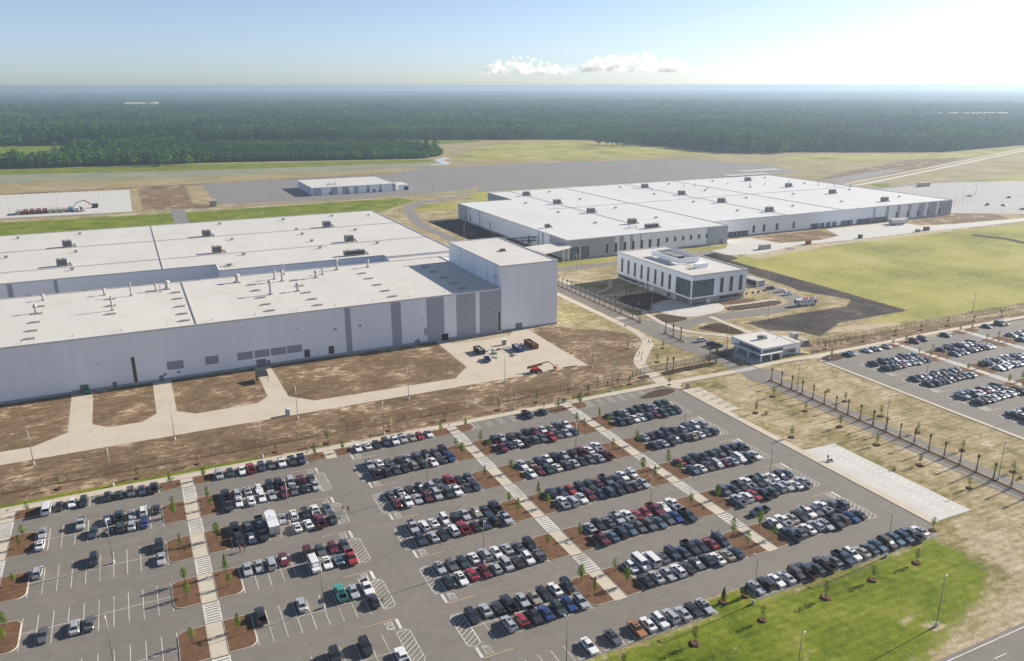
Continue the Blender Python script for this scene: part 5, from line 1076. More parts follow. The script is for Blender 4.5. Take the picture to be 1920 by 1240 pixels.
ROWS = {
 'A': ['wV kS wH kU - kS kH gU nS kP', 'sS - - sP - nS eP sS wU kS', 'wS - - - nS - eU sS bS -', 'sU - - - kU - - - - kU', '- - - - - - - - - sS', '- - - - - - - - - -', '- gS - sS gS - - - - -', '- - - - - - - - - -', '- - - - - - - - - -', '- - - - - - - - - -', '- - - - - - - - - -'],
 'B': ['sM eS wS rP nU gS wP eP nP', 'kP sU sS wS kU kP sM mU gS', 'kP wS wS wS sS mU gS kS sS', 'kP gU kP - sS wU kU wP uS', 'kU nS kP - - wS wS mP eU', 'sS sS sM mS - mU gS mH gS', '- - - - - wV wS uS rP', 'kP - - sS - - tP sS wP', '- - - - - - - - kS', '- - - - kU - kU - -', '- - - - - - - - wP'],
 'C': ['wS wS kS nU wP sP yS rH wS', 'sP wS gS kH sS gU kS gS kP', 'kP kU nS kS yU eU wS nS bU', 'gS sS kH nS sU gS rP kS gS', 'mS wP sS mU sU eM wP kH nS', 'sP wU wS wU kJ sS yS nS kP', 'nU sS kS wU rP kS nS kU sP', 'sS gS eS wS sU wS sS gS kU', 'kS wS rS mS sH sM kS wU gU', 'kU sS kH kP sS yS kS wS kJ', '- - sU rH kP bS eU bS sU'],
 'D': ['', 'kJ sS cU gS kP mS wS yS gP wP', 'mP nS wS cP gU gS rP gS sS nS', 'wS yS nU wS kP sS kU mP wS wP', 'wS mS eU wS gU sS kS gS sS mP', 'nU nS rS nU eU mS gP nS wS wJ', 'wP sM wS mU nS nM kU pS gS sS', 'sS kS gS sP wP rS rH mP wS wP', 'mP uS kM uS gH gU uS gS bS kP', 'wH wV wV gS nU nS kP kS rS nM', 'kS sS sS wU kS gS kS wS yS nS'],
 'E': ['', 'gS kU sS kU kU kP sS kU kU', 'kU eS wS wS eU mS eU eS nU', 'sS pS nU kU kU sU nU wU sU', 'kS sS kP gS kU yS wS gS gU', 'rS kS nP nS eU gS cU kP gP', 'uS wS cS sM mS sS wM gP wS', 'gU nS kP wP kP sP wS nU nS', 'sP wU rS kP eS sU sS wS sP', 'wS wP yS kS wP gS wP gP gU', 'nP gS wS sU sS kP cU bS kS'],
 'F': ['nS sS - - wS nS wS - sS', 'kU - cU nS sS mS kU sS sU', 'eU kU yS mS wS sS sS gS nS', 'kS gS sS gS cU gS nS kS gS', 'kS gU kU kS nS gU mS gS sS', 'sP kP sP wS mP wS gS kP -', 'eU mS gS wS gS sS wS gS mP', 'kP wS kU gP wS nS sS gS -', 'kU gS wS nS - - - - -'],
 'G': ['mU - gU - - - - kS - -', 'eS kU kP - mP wS wS kP - -', 'uS kU sS kU gS nS mU wS sS -', 'kU gS kP sS nS wP kU sS gS -', 'wS sS wS wU sS gS kS wS - -', 'kU wS gS - - - - - - -', 'gS nS - - - - - - - -'],
 'H': ['- - kS - - kU kS - - -', '- sS - wS gS kU sS - - -', 'uS nS gS wS kS - - - - -', 'kS wS gU sS - - - - - -']}
BN = dict(A='far-left block', B='block left of main drive', C='block right of main drive', D='middle block', E='right drive block', F='right-hand lot left block', G='right-hand lot middle block', H='right-hand lot far block')
NUMW = ['one', 'two', 'three', 'four', 'five']
for bk, rows in ROWS.items():
    x0, n = BLK[bk]; dy = 0 if bk < 'F' else -1.65
    for ri, row in enumerate(rows):
        for si, code in enumerate(row.split()):
            if code == '-': continue
            if ri == 0: yc = dy+6.35; where = 'top row by the walk'
            else: k = (ri-1)//2; yc = dy-6.4-P*k if ri % 2 else dy-11.9-P*k; where = '%s side, double row %s' % ('far' if ri % 2 else 'near', NUMW[k])
            long = code[1] in 'PV'
            off = rnd.uniform(-.38, .38)+(0 if not long else (.15 if ri % 2 else -.15))
            front_s = rnd.random() < (.8 if ri == 0 else .5)
            nth = ORD[sum(1 for c0 in row.split()[:si+1] if c0 != '-')-1]
            car(code, x0+2.75*(si+.5)+rnd.uniform(-.22, .22), yc+off, '%s from left, %s, %s' % (nth, where, BN[bk]), (0 if front_s else math.pi)+rnd.uniform(-.04, .04), 'cars in the front car park' if bk < 'F' else 'cars in the right-hand car park', small=bk > 'E')
SR1 = [(2.75*i+51+1.37, c0) for i, c0 in ((4, 'wS'), (6, 'gS'), (8, 'oS'), (9, 'wS'), (10, 'wU'), (11, 'sU'), (12, 'sS'), (13, 'kS'), (14, 'sS'))]
SR2 = [(104.7+2.81*i, c0) for i, c0 in enumerate('sS kJ wS sS cJ kP kS cP gS nP wU yS eS uS cM uU nU gP wS'.split())]
for i, (x, c0) in enumerate(SR1+SR2):
    car(c0, x, -97.55+rnd.uniform(-.2, .2), '%s from left in nearest row against the lawn' % ORD[i] if i < 24 else ('%s from the right end in nearest row against the lawn' % ORD[len(SR1+SR2)-1-i]), (0 if rnd.random() < .6 else math.pi)+rnd.uniform(-.03, .03))
car('kP', 102.9, 6.3, 'parked beside the hatched accessible bays', .02); car('nS', 108.6, 6.3, 'beside the small mulch island in top row', math.pi)
car('nP', 127.5, -73.6, 'driving along the aisle past double row five', R(-90+4), 'moving vehicles')
for c0, x, y, l in (('kP', 292.7, 99, 'farthest of three parked behind the office'), ('wP', 293.6, 92.7, 'middle one of three parked behind the office'), ('wU', 292.3, 86.3, 'nearest of three parked behind the office'), ('wU', 204, 44.2, 'parked inside the gate, farthest of three'), ('kU', 204, 37.9, 'parked inside the gate, middle of three'), ('kP', 204.3, 35.2, 'parked inside the gate, nearest of three')): car(c0, x, y, l, R(88), 'cars inside the campus', .05)
for i, (x, y, c0) in enumerate(((682,246,'rP'),(691,237,'rS'),(745,268,'kU'),(684,215,'gP'),(690,213,'wU'),(720,290,'wP'))): car(c0, x, y, 'on the pale gravel lot beyond the warehouse, %s' % ('leftmost', 'second from left', 'black one farthest right', 'nearest pickup', 'beside the dark pickup', 'far behind')[i], rnd.random()*3, 'vehicles on the gravel lot', .06, True)

# ------------------------------------------------------------------ people
def person_mesh(pose, top, legs):
    if pose == 'walk':
        J = [(0,0,.98,.135),(0,0,1.20,.14),(0,.0,1.42,.125),(0,0,1.54,.055),(0,-.02,1.66,.095),(0,-.01,1.76,.07), (.10,0,.94,.095),(.11,-.18,.52,.065),(.11,-.24,.12,.045),(.11,-.40,.04,.04), (-.10,0,.94,.095),(-.11,.10,.52,.065),(-.11,.36,.14,.045),(-.11,.24,.05,.04),
             (.19,0,1.42,.06),(.25,.14,1.16,.045),(.25,.05,.92,.04),(-.19,0,1.42,.06),(-.25,-.10,1.16,.045),(-.24,-.26,.96,.04)]
    else:
        J = [(0,0,.98,.135),(0,0,1.20,.14),(0,.0,1.42,.125),(0,0,1.54,.055),(0,-.02,1.66,.095),(0,-.01,1.76,.07), (.10,0,.94,.095),(.12,-.03,.52,.065),(.12,0,.12,.045),(.13,-.14,.04,.04), (-.10,0,.94,.095),(-.12,0,.52,.065),(-.12,.03,.12,.045),(-.13,-.1,.04,.04),
             (.19,0,1.42,.06),(.27,.03,1.16,.045),(.26,-.10,.94,.04),(-.19,0,1.42,.06),(-.27,.02,1.16,.045),(-.22,-.2,1.0,.04)]
    Ed = [(0,1),(1,2),(2,3),(3,4),(4,5),(0,6),(6,7),(7,8),(8,9),(0,10),(10,11),(11,12),(12,13),(2,14),(14,15),(15,16),(2,17),(17,18),(18,19)]
    me = bpy.data.meshes.new('person_shape'); me.from_pydata([j[:3] for j in J], Ed, [])
    ob = bpy.data.objects.new('person_shape', me); col.objects.link(ob); sk = ob.modifiers.new('skin', 'SKIN'); ob.modifiers.new('sub', 'SUBSURF').levels = 1
    for i, j in enumerate(J): me.skin_vertices[0].data[i].radius = (j[3], j[3]); me.skin_vertices[0].data[i].use_root = i == 0
    dg = bpy.context.evaluated_depsgraph_get(); out = bpy.data.meshes.new_from_object(ob.evaluated_get(dg)); bpy.data.objects.remove(ob)
    out.materials.clear()
    for m_ in (top, legs, 'skin', 'hair', 'black_plastic'): out.materials.append(MAT[m_])
    for p in out.polygons:
        c_ = p.center; z = c_.z
        p.material_index = 4 if z < .09 else 1 if z < 1.0 and abs(c_.x) < .2 else 2 if z < .97 else 0 if z < 1.50 else 3 if (z > 1.74 or c_.y > .02) else 2
        p.use_smooth = True
    return out
PM = {}
def person(x, y, label, pose='walk', top='cloth_dark', legs='cloth_dark', rz=0, z=.05):
    k = (pose, top, legs)
    if k not in PM: PM[k] = person_mesh(*k)
    o = link('person', PM[k], None, (x, y, z), rz); tag(o, label, 'person', 'people about the site')
person(34, -26.8, 'person in red top walking on striped end, left of a pair', 'walk', 'cloth_red', 'cloth_dark', R(20)); person(35.2, -27.7, 'person in dark clothes walking by the striped end, right of a pair', 'walk', 'cloth_dark', 'cloth_dark', R(20))
person(9.1, -34.9, 'person in dark clothes at the aisle beside black pickups, right of a pair', 'stand', 'cloth_dark', 'cloth_dark', R(90)); person(8.2, -34.4, 'person in red shirt at the aisle beside black pickups, left of a pair', 'stand', 'cloth_red', 'cloth_dark', R(-60))
person(110, -76.6, 'person in dark top beside dark minivan, left of a pair', 'walk', 'cloth_dark', 'cloth_tan', R(60)); person(112.1, -76.6, 'person in tan clothes beside dark minivan, right of a pair', 'stand', 'cloth_tan', 'cloth_tan', R(40))
person(123, 11.1, 'person in red top on front walk near tree, left of a pair', 'walk', 'cloth_red', 'cloth_dark', R(100), .15); person(123.9, 10.3, 'person in dark clothes on front walk near tree, right of a pair', 'walk', 'cloth_dark', 'cloth_dark', R(100), .15)
person(111, 10.1, 'person standing on front walk behind navy sedan', 'stand', 'cloth_dark', 'cloth_dark', 0, .15)
person(185.9, 75, 'person on pale campus path near boulevard, left of a pair'); person(187, 75.2, 'person in tan on pale campus path near boulevard, right of a pair', 'walk', 'cloth_tan', 'cloth_dark')
person(182.2, 51.7, 'lone person in dark clothes on bend of campus path'); person(170.4, 41.2, 'person on campus path nearing gate, left of a pair', 'walk', 'cloth_dark', 'cloth_dark', R(30)); person(171.5, 40.8, 'person on campus path nearing gate, right of a pair', 'walk', 'cloth_dark', 'cloth_dark', R(30)); person(167.4, 35.4, 'person on campus path closest to the gate', 'walk', 'cloth_dark', 'cloth_dark', R(30))
person(33.6, 10.9, 'person in white top on front walk by the mulch island', 'walk', 'cloth_white', 'cloth_tan', R(90), .15); person(52, 11.4, 'person in dark clothes on front walk behind white sedans', 'walk', 'cloth_dark', 'cloth_dark', R(90), .15)
person(209.8, 119.3, 'person on the shaded path by the palm row', 'walk'); person(208, 128.2, 'person on the shaded path beside triangular lawn', 'walk')
person(202.4, 28, 'person in dark clothes at gatehouse, left of a pair', 'stand'); person(203.4, 27.4, 'person in dark clothes at gatehouse, right of a pair', 'stand')

# ------------------------------------------------------------------ single things
t = empty('cargo_trailer', (16.6, -27.5, 0), 'long white enclosed cargo trailer parked among dark pickups', 'trailer')
W(t, 'body', MB().loft([[(15.4,-31.3,.55),(17.9,-31.3,.55),(17.9,-31.3,2.7),(15.4,-31.3,2.7)], [(15.4,-23.8,.55),(17.9,-23.8,.55),(17.9,-23.8,2.75),(15.4,-23.8,2.75)], [(16.2,-22.6,.55),(17.1,-22.6,.55),(17.1,-22.6,2.6),(16.2,-22.6,2.6)]]), 'p_w')
W(t, 'roof_vent', MB().box(16.4,16.9,-26.4,-25.9,2.74,2.86), 'window_frame'); W(t, 'roof_seam', MB().box(15.42,17.88,-28.1,-28.0,2.72,2.76), 'unit_light'); W(t, 'rear_door', MB().box(15.5,17.8,-31.36,-31.28,.6,2.6), 'paint_white'); W(t, 'ramp_hinge', MB().box(15.4,17.9,-31.5,-31.3,.45,.6), 'steel_dark')
for x in (15.45, 17.85):
    for y in (-27.2, -28.2): o = link('wheel', WH, t, (x-16.6, y+27.5, .34))
W(t, 'drawbar', MB().bar((16.3,-22.6,.5),(16.65,-21.4,.5),.1).bar((17,-22.6,.5),(16.65,-21.4,.5),.1), 'steel_dark')
# bus with red cross
t = empty('bloodmobile_bus', (285.4, 67.5, 0), 'white coach bus with red cross on its side and red roof boxes', 'bus', rz=R(-8))
MBb = MB().loft([[(-5.8,-1.1,.5),(5.8,-1.1,.5),(5.8,1.1,.5),(-5.8,1.1,.5)], [(-6.0,-1.25,1.2),(5.9,-1.25,1.2),(5.9,1.25,1.2),(-6.0,1.25,1.2)], [(-5.9,-1.25,2.9),(5.9,-1.25,2.9),(5.9,1.25,2.9),(-5.9,1.25,2.9)], [(-5.5,-1.05,3.4),(5.7,-1.05,3.4),(5.7,1.05,3.4),(-5.5,1.05,3.4)]])
link('body', MBb.mesh('bus_body', 'p_w'), t)
for x in (-3.6, -1.9, .2, 1.8): link('window', MB().box(x, x+.9, -1.27, -1.24, 1.9, 2.6).mesh('bus_window', 'car_glass'), t)
link('windscreen', MB().box(-6.03, -5.9, -1.0, 1.0, 1.6, 2.8).mesh('bus_screen', 'car_glass'), t); link('door', MB().box(-5.5, -4.7, -1.28, -1.24, .6, 2.7).mesh('bus_door', 'car_glass'), t)
link('red_cross', MB().box(3.6, 5.4, -1.275, -1.24, 1.75, 2.3).box(4.2, 4.8, -1.28, -1.24, 1.15, 2.9).mesh('red_cross', 'red_paint'), t); link('stripe', MB().box(-5.5, 5.8, -1.265, -1.24, 1.0, 1.12).mesh('stripe', 'unit_light'), t)
for x in (-1.5, 2.2): link('roof_box', MB().box(x, x+2.2, -.6, .6, 3.4, 3.75).mesh('roof_box', 'red_paint'), t)
for x in (-4.1, 3.2, 4.4):
    for y in (-1.05, 1.05): o = link('wheel', WH, t, (x, y, .48), R(90)); o.scale = (1.3, 1.42, 1.42)
# yard: roll-off containers, truck, rubbish, boom lift, pipe
def rolloff(name, x0, x1, y0, y1, h, mat, label):
    t = empty(name, ((x0+x1)/2, (y0+y1)/2, 0), label, 'dumpster', 'roll-off containers in the yard'); th = .12
    W(t, 'shell', MB().box(x0, x0+th, y0, y1, .2, h).box(x1-th, x1, y0, y1, .2, h).box(x0+th, x1-th, y0, y0+th, .2, h).box(x0+th, x1-th, y1-th, y1, .2, h).box(x0+th, x1-th, y0+th, y1-th, .2, .3), mat)
    m = MB(); n = int((y1-y0)/.7)
    for i in range(n+1):
        y = y0+.02+i*(y1-y0-.14)/n; m.box(x0-.08, x0, y, y+.1, .25, h-.05).box(x1, x1+.08, y, y+.1, .25, h-.05)
    m.box(x0-.1, x1+.1, y0-.06, y0, h-.15, h); W(t, 'rib', m, mat); W(t, 'skid', MB().box(x0+.3, x0+.5, y0, y1, 0, .2).box(x1-.5, x1-.3, y0, y1, 0, .2), 'steel_dark')
    m = MB(); rr1 = random.Random(int(x0))
    for i in range(26):
        x = rr1.uniform(x0+.5, x1-.5); y = rr1.uniform(y0+.5, y1-.5); s_ = rr1.uniform(.15, .45); a = rr1.random()*3
        m.bar((x-s_*math.cos(a), y-s_*math.sin(a), h*.7+rr1.random()*h*.3), (x+s_*math.cos(a), y+s_*math.sin(a), h*.7+rr1.random()*h*.35), rr1.uniform(.1, .4), .12)
    W(t, 'rubbish', m, 'debris')
rolloff('roll_off_container', 113.2, 115.7, 68.6, 74.8, 2.0, 'steel_dark', 'black roll-off container full of rubbish, leftmost in the yard'); rolloff('roll_off_container', 128.4, 131.0, 64.5, 70.6, 1.9, 'blue_steel', 'blue roll-off container full of rubbish in the yard'); rolloff('roll_off_container', 135.4, 137.9, 65.4, 73.6, 2.1, 'rust', 'rusty brown roll-off container, rightmost in the yard')
car('bP', 113.3, 61.5, 'with loaded bed standing in the concrete yard', R(170), 'vehicles in the yard', .06)
def heap(name, x, y, n, sp, mat, label, seed, cat='rubbish'):
    rr1 = random.Random(seed); t = empty(name, (x, y, 0), label, cat, 'building rubbish in the yard')
    for i in range(n):
        a = rr1.random()*3.1; L_ = rr1.uniform(.4, 1.5); xx, yy, zz = x+rr1.uniform(-sp, sp), y+rr1.uniform(-sp*.6, sp*.6), .1+rr1.random()*.5
        W(t, 'board', MB().bar((xx-L_*math.cos(a), yy-L_*math.sin(a), zz), (xx+L_*math.cos(a), yy+L_*math.sin(a), zz+rr1.uniform(-.05, .15)), rr1.uniform(.2, .7), .12), mat)
heap('scrap_heap', 118.2, 63.3, 7, 1.3, 'debris', 'pale boards heaped beside the blue pickup in the yard', 1); heap('scrap_heap', 119.3, 72.5, 9, 2.2, 'debris', 'pale boards heaped right of the black container', 2); heap('scrap_heap', 126.4, 71.5, 9, 1.8, 'debris', 'pale boards heaped left of the blue container', 3); heap('scrap_heap', 125, 62.2, 6, 1.2, 'unit_grey', 'dark scrap strewn below the blue container', 4); heap('scrap_heap', 132.6, 73, 8, 2, 'debris', 'pale boards heaped between blue and brown containers', 5); heap('tarpaulin', 119.2, 67.8, 4, .9, 'green_paint', 'green sheet among the yard rubbish', 6); heap('timber_stack', 122.6, 71.5, 6, .8, 'rust', 'orange-brown panel stack in the yard', 7)
t = empty('portable_cabin', (127.6, 76.4, 0), 'small pale portable cabin at the back of the yard', 'cabin'); W(t, 'wall', MB().box(126.9, 128.3, 75.7, 77.1, 0, 2.3), 'container_tan'); W(t, 'roof', MB().box(126.8, 128.4, 75.6, 77.2, 2.3, 2.42), 'window_frame'); W(t, 'door', MB().box(127.2, 127.9, 75.66, 75.7, .1, 2.0), 'door_grey')
t = empty('boom_lift', (124.4, 41.6, 0), 'red articulated boom lift with folded boom at the yard edge', 'boom lift')
W(t, 'chassis', MB().box(122.4, 126.2, 40.5, 42.3, .5, 1.0), 'steel_dark'); W(t, 'turret', MB().loft([[(122.6,40.4,1.0),(125.8,40.4,1.0),(125.8,42.4,1.0),(122.6,42.4,1.0)], [(122.7,40.5,1.9),(125.2,40.5,1.9),(125.2,42.3,1.9),(122.7,42.3,1.9)]]), 'red_paint')
for x in (122.7, 125.9):
    for y in (40.3, 42.5): o = link('wheel', WH, t, (x-124.4, y-41.6, .5), R(90)); o.scale = (1.6, 1.5, 1.5)
W(t, 'lower_boom', MB().bar((121.4,42.9,1.6), (127.6,42.9,2.2), .45), 'rust'); W(t, 'upper_boom', MB().bar((121.4,42.9,2.1), (129.8,42.0,3.3), .34), 'wood'); W(t, 'jib', MB().bar((129.8,42.0,3.3), (131.9,41.0,1.6), .22), 'steel_dark'); W(t, 'basket', MB().box(131.6,133.2,40.3,41.6,.5,.62).bar((131.6,40.3,1.6),(133.2,40.3,1.6),.07).bar((131.6,41.6,1.6),(133.2,41.6,1.6),.07).bar((131.6,40.3,.5),(131.6,40.3,1.6),.07).bar((133.2,40.3,.5),(133.2,40.3,1.6),.07).bar((133.2,41.6,.5),(133.2,41.6,1.6),.07).bar((131.6,41.6,.5),(131.6,41.6,1.6),.07).bar((133.2,40.3,1.6),(133.2,41.6,1.6),.07).box(131.7,132.3,40.5,41.3,.62,1.3), 'red_paint')
o = MB().cyl((135.5,40.9,.3),(141.6,40.6,.3),.16,n=8).cyl((136.2,40.3,.3),(140.6,40.1,.3),.14,n=8).build('steel_pipe', 'rust'); tag(o, 'bundle of rusty pipes at the tip of the concrete yard', 'pipe')
t = empty('portable_toilet', (33.2, 41.2, 0), 'green portable toilet at the edge of the service road', 'toilet'); W(t, 'cabin', MB().box(32.6,33.8,40.6,41.8,.05,2.15), 'green_paint'); W(t, 'roof', MB().loft([[(32.55,40.55,2.15),(33.85,40.55,2.15),(33.85,41.85,2.15),(32.55,41.85,2.15)],[(32.8,40.8,2.4),(33.6,40.8,2.4),(33.6,41.6,2.4),(32.8,41.6,2.4)]]), 'paint_white'); W(t, 'door', MB().box(32.75,33.65,40.55,40.6,.15,2.0), 'leaf_pale' if 0 else 'paint_white')
t = empty('smoking_shelter', (31, 77.5, 0), 'small shelter with dark sloping roof on drive by roll-up door', 'shelter'); W(t, 'roof', MB().loft([[(29.0,75.2,2.3),(33.0,75.2,2.3),(33.0,75.4,2.35),(29.0,75.4,2.35)],[(29.0,80,3.2),(33.0,80,3.2),(33.0,80.2,3.25),(29.0,80.2,3.25)]]), 'steel_dark')
for x in (29.2, 32.8):
    for y in (75.4, 79.8): W(t, 'post', MB().box(x-.07, x+.07, y-.07, y+.07, 0, 2.35 if y < 77 else 3.2), 'steel_dark')
W(t, 'side_panel', MB().box(29.0, 29.06, 75.4, 79.8, .3, 2.3), 'steel_dark')
t = empty('generator', (-26.2, 91.2, 0), 'green generator against the factory wall', 'generator'); W(t, 'housing', MB().box(-27,-25.2,90.5,91.8,.2,1.4), 'green_paint'); W(t, 'skid', MB().box(-27.1,-25.1,90.4,91.9,0,.2), 'steel_dark'); W(t, 'exhaust', MB().cyl((-25.6,91.2,1.4),(-25.6,91.2,1.9),.07), 'steel_dark')
t = empty('timber_rack', (-29.2, 91.6, 0), 'yellow timber rack against the factory wall', 'rack')
for i in range(6): W(t, 'upright', MB().box(-30.6+i*.55, -30.5+i*.55, 91.2, 91.3, 0, 1.9), 'wood')
W(t, 'crossbar', MB().box(-30.7,-27.7,91.1,91.2,1.7,1.85).box(-30.7,-27.7,91.1,91.2,.5,.65), 'wood')
for i, x in enumerate((-24.2, -23.3)): tag(MB().cyl((x, 87, 0), (x, 87, 1.2), .12, n=8).cyl((x, 87, 1.2), (x, 87, 1.28), .12, .04, 8).build('bollard', 'wood'), '%s yellow bollard beside the left drive' % ('left', 'right')[i], 'bollard', 'yellow bollards')
# waste bins
for x, y, l in ((119.2, 11.0, 'grey lidded bin on the front walk between trees'), (165.2, 3.6, 'grey lidded bin at the top of the bicycle pad'), (232.4, 3.0, 'grey lidded bin at corner of the right-hand lot')):
    t = empty('waste_bin', (x, y, .14), l, 'bin', 'waste bins'); link('body', MB().box(-.6,.6,-.4,.4,0,1.1).mesh('bin_body', 'unit_grey'), t); link('lid', MB().loft([[(-.65,-.45,1.1),(.65,-.45,1.1),(.65,.45,1.1),(-.65,.45,1.1)],[(-.55,-.2,1.35),(.55,-.2,1.35),(.55,.35,1.35),(-.55,.35,1.35)]]).mesh('bin_lid', 'steel_dark'), t)
# bicycle racks
rk = MB()
for i in range(4):
    P3 = [(-1.5+i*1.0+.35*math.cos(R(a)), 0, .55+.35*math.sin(R(a))) for a in range(0, 181, 30)]
    rk.bar((P3[0][0],0,0), P3[0], .06); rk.bar((P3[-1][0],0,0), P3[-1], .06)
    for a, b_ in zip(P3, P3[1:]): rk.bar(a, b_, .06)
rkm = rk.mesh('rack_hoops', 'galvanised'); rb = MB().box(-2, 2, -.08, .08, 0, .05).mesh('rack_rail', 'galvanised')
for i, y in enumerate((-.7,-4.8,-8.9,-12.9,-16.6)):
    t = empty('bicycle_rack', (166.7, y, .12), 'steel bicycle rack on pale pad, %s from the gate' % ORD[i], 'bicycle rack', 'bicycle racks'); link('hoops', rkm, t); link('rail', rb, t)
# wheel stops along the nearest row
ws = MB().loft([[(-.9,-.09,0),(.9,-.09,0),(.9,.09,0),(-.9,.09,0)],[(-.88,-.06,.12),(.88,-.06,.12),(.88,.06,.12),(-.88,.06,.12)]]).mesh('wheel_stop', 'paint_white')
for i in range(35):
    x = 51+2.75*i+1.37 if i < 15 else 104.7+2.81*(i-15)
    tag(link('wheel_stop', ws, None, (x, -99.7, .03)), 'pale concrete wheel stop of nearest car row, %s' % (('%s from left' % ORD[i]) if i < 15 else ('%s right of the lawn notch' % ORD[i-15])), 'wheel stop', 'wheel stops')
# motorcycles
def motorbike(x, y, label, rz, mat='steel_dark'):
    t = empty('motorcycle', (x, y, .05), label, 'motorcycle', 'motorcycles', rz)
    for yy in (-.7, .7): o = link('wheel', WH, t, (0, yy, .31)); o.scale = (.55, .92, .92)
    link('tank', MB().loft([[(-.12,-.45,.6),(.12,-.45,.6),(.12,.1,.6),(-.12,.1,.6)],[(-.15,-.35,.9),(.15,-.35,.9),(.13,.1,.82),(-.13,.1,.82)]]).mesh('bike_tank', mat), t); link('seat', MB().loft([[(-.13,.1,.68),(.13,.1,.68),(.12,.75,.75),(-.12,.75,.75)],[(-.12,.1,.8),(.12,.1,.8),(.1,.75,.86),(-.1,.75,.86)]]).mesh('bike_seat', 'black_plastic'), t)
    link('engine', MB().box(-.16,.16,-.35,.25,.25,.6).cyl((.14,.2,.3),(.16,.8,.4),.05).mesh('bike_engine', 'rim'), t); link('fork', MB().bar((-.1,-.7,.31),(-.09,-.45,.95),.05).bar((.1,-.7,.31),(.09,-.45,.95),.05).bar((-.38,-.38,1.02),(.38,-.38,1.02),.045).mesh('bike_fork', 'chrome'), t); link('headlight', MB().cyl((0,-.62,.85),(0,-.5,.86),.1,n=10).mesh('bike_lamp', 'headlight'), t)
motorbike(165.4, -60.6, 'black motorcycle on edge of the motorcycle pad', R(70)); motorbike(-19.6, -13.0, 'white motorcycle parked between dark cars under lamp post, left', R(20), 'p_w'); motorbike(-18.2, -12.2, 'white motorcycle parked between dark cars under lamp post, right', R(-10), 'p_w')
person(165.6, -59.6, 'person in dark clothes beside the motorcycle', 'stand', 'cloth_dark', 'cloth_dark', R(150), .12)
# flags
for i, (x, y, mt) in enumerate(((251.9,75.7,'flag_red'),(256,76,'flag_blue'),(260,76.2,'flag_blue'),(263.2,75.8,'flag_blue'),(267.9,76.8,'flag_red'))):
    t = empty('flagpole', (x, y, 0), 'white flagpole in mulch bed before the office, %s from left' % ORD[i], 'flagpole', 'flagpoles'); h = 8.5
    link('pole', MB().cyl((0,0,0),(0,0,h),.09,.05,8).cyl((0,0,h),(0,0,h+.15),.1,.06,8).mesh('flag_pole', 'window_frame'), t); fm_ = MB(); q_ = [[(-.05-.22*k, .10*math.sin(k*1.3+i)+.05*k, h-.2-.16*k) for k in range(7)], [(-.05-.14*k, .10*math.sin(k*1.3+i+.4)+.05*k, h-1.5-.10*k) for k in range(7)]]
    for k in range(6): fm_.face([q_[0][k], q_[0][k+1], q_[1][k+1], q_[1][k]])
    link('flag', fm_.mesh('flag_cloth', mt), t)
# shipping containers and trucks on the far yard
CC = ['unit_grey', 'container_red', 'container_red', 'container_red', 'container_red', 'container_tan', 'container_tan', 'container_tan', 'container_blue', 'paint_white']
for i, m_ in enumerate(CC):
    x = -88+i*4.75; t = empty('shipping_container', (x, 571, 0), '%s shipping container on far concrete yard, %s from left' % ({'unit_grey': 'grey', 'container_red': 'red', 'container_tan': 'tan', 'container_blue': 'blue', 'paint_white': 'white'}[m_], ORD[i]), 'container', 'shipping containers')
    link('shell', MB().box(-1.6,1.6,-7,7,.15,3.2).mesh('container_shell', m_), t); mm_ = MB()
    for k in range(12): mm_.box(-1.66,-1.6,-6.8+k*1.15,-6.3+k*1.15,.3,3.1).box(1.6,1.66,-6.8+k*1.15,-6.3+k*1.15,.3,3.1)
    link('rib', mm_.mesh('container_rib', m_), t); link('door', MB().box(-1.45,-.05,-7.06,-7,.3,3.05).box(.05,1.45,-7.06,-7,.3,3.05).mesh('container_door', m_), t)
def semi(x, y, label, rz, L_=13, z=.06):
    t = empty('semi_trailer', (x, y, z), label, 'trailer', 'truck trailers', rz); link('box', MB().box(-1.28,1.28,-L_/2,L_/2,1.2,4.0).mesh('trailer_box', 'paint_white'), t); link('frame', MB().box(-.5,.5,-L_/2,L_/2,.9,1.2).mesh('trailer_frame', 'steel_dark'), t)
    for yy in (L_/2-1.2, L_/2-2.5, -L_/2+2):
        for xx in (-1, 1): o = link('wheel', WH, t, (xx, yy, .5)); o.scale = (1.4, 1.5, 1.5)
semi(-40, 566, 'white box trailer beside the far shipping containers', R(20), 9); semi(528, 213, 'white trailer backing to the warehouse docks', R(78), 16); semi(523, 209, 'second white trailer in front of the warehouse docks', R(80), 12)
t = empty('excavator', (-31, 583, 0), 'dark excavator with arched boom on far concrete yard', 'excavator'); W(t, 'tracks', MB().box(-34,-29,580.5,581.7,.1,1.2).box(-34,-29,584.3,585.5,.1,1.2), 'steel_dark'); W(t, 'cab', MB().box(-33,-28.5,581,585,1.3,3.6), 'steel_dark'); W(t, 'boom', MB().bar((-33,583,2.6),(-39,585,6.8),.7).bar((-39,585,6.8),(-45,587,5.2),.6), 'rust'); W(t, 'arm', MB().bar((-45,587,5.2),(-47.5,588,1.6),.45), 'rust'); W(t, 'bucket', MB().box(-48.4,-46.8,587.2,588.8,.4,1.7), 'steel_dark')
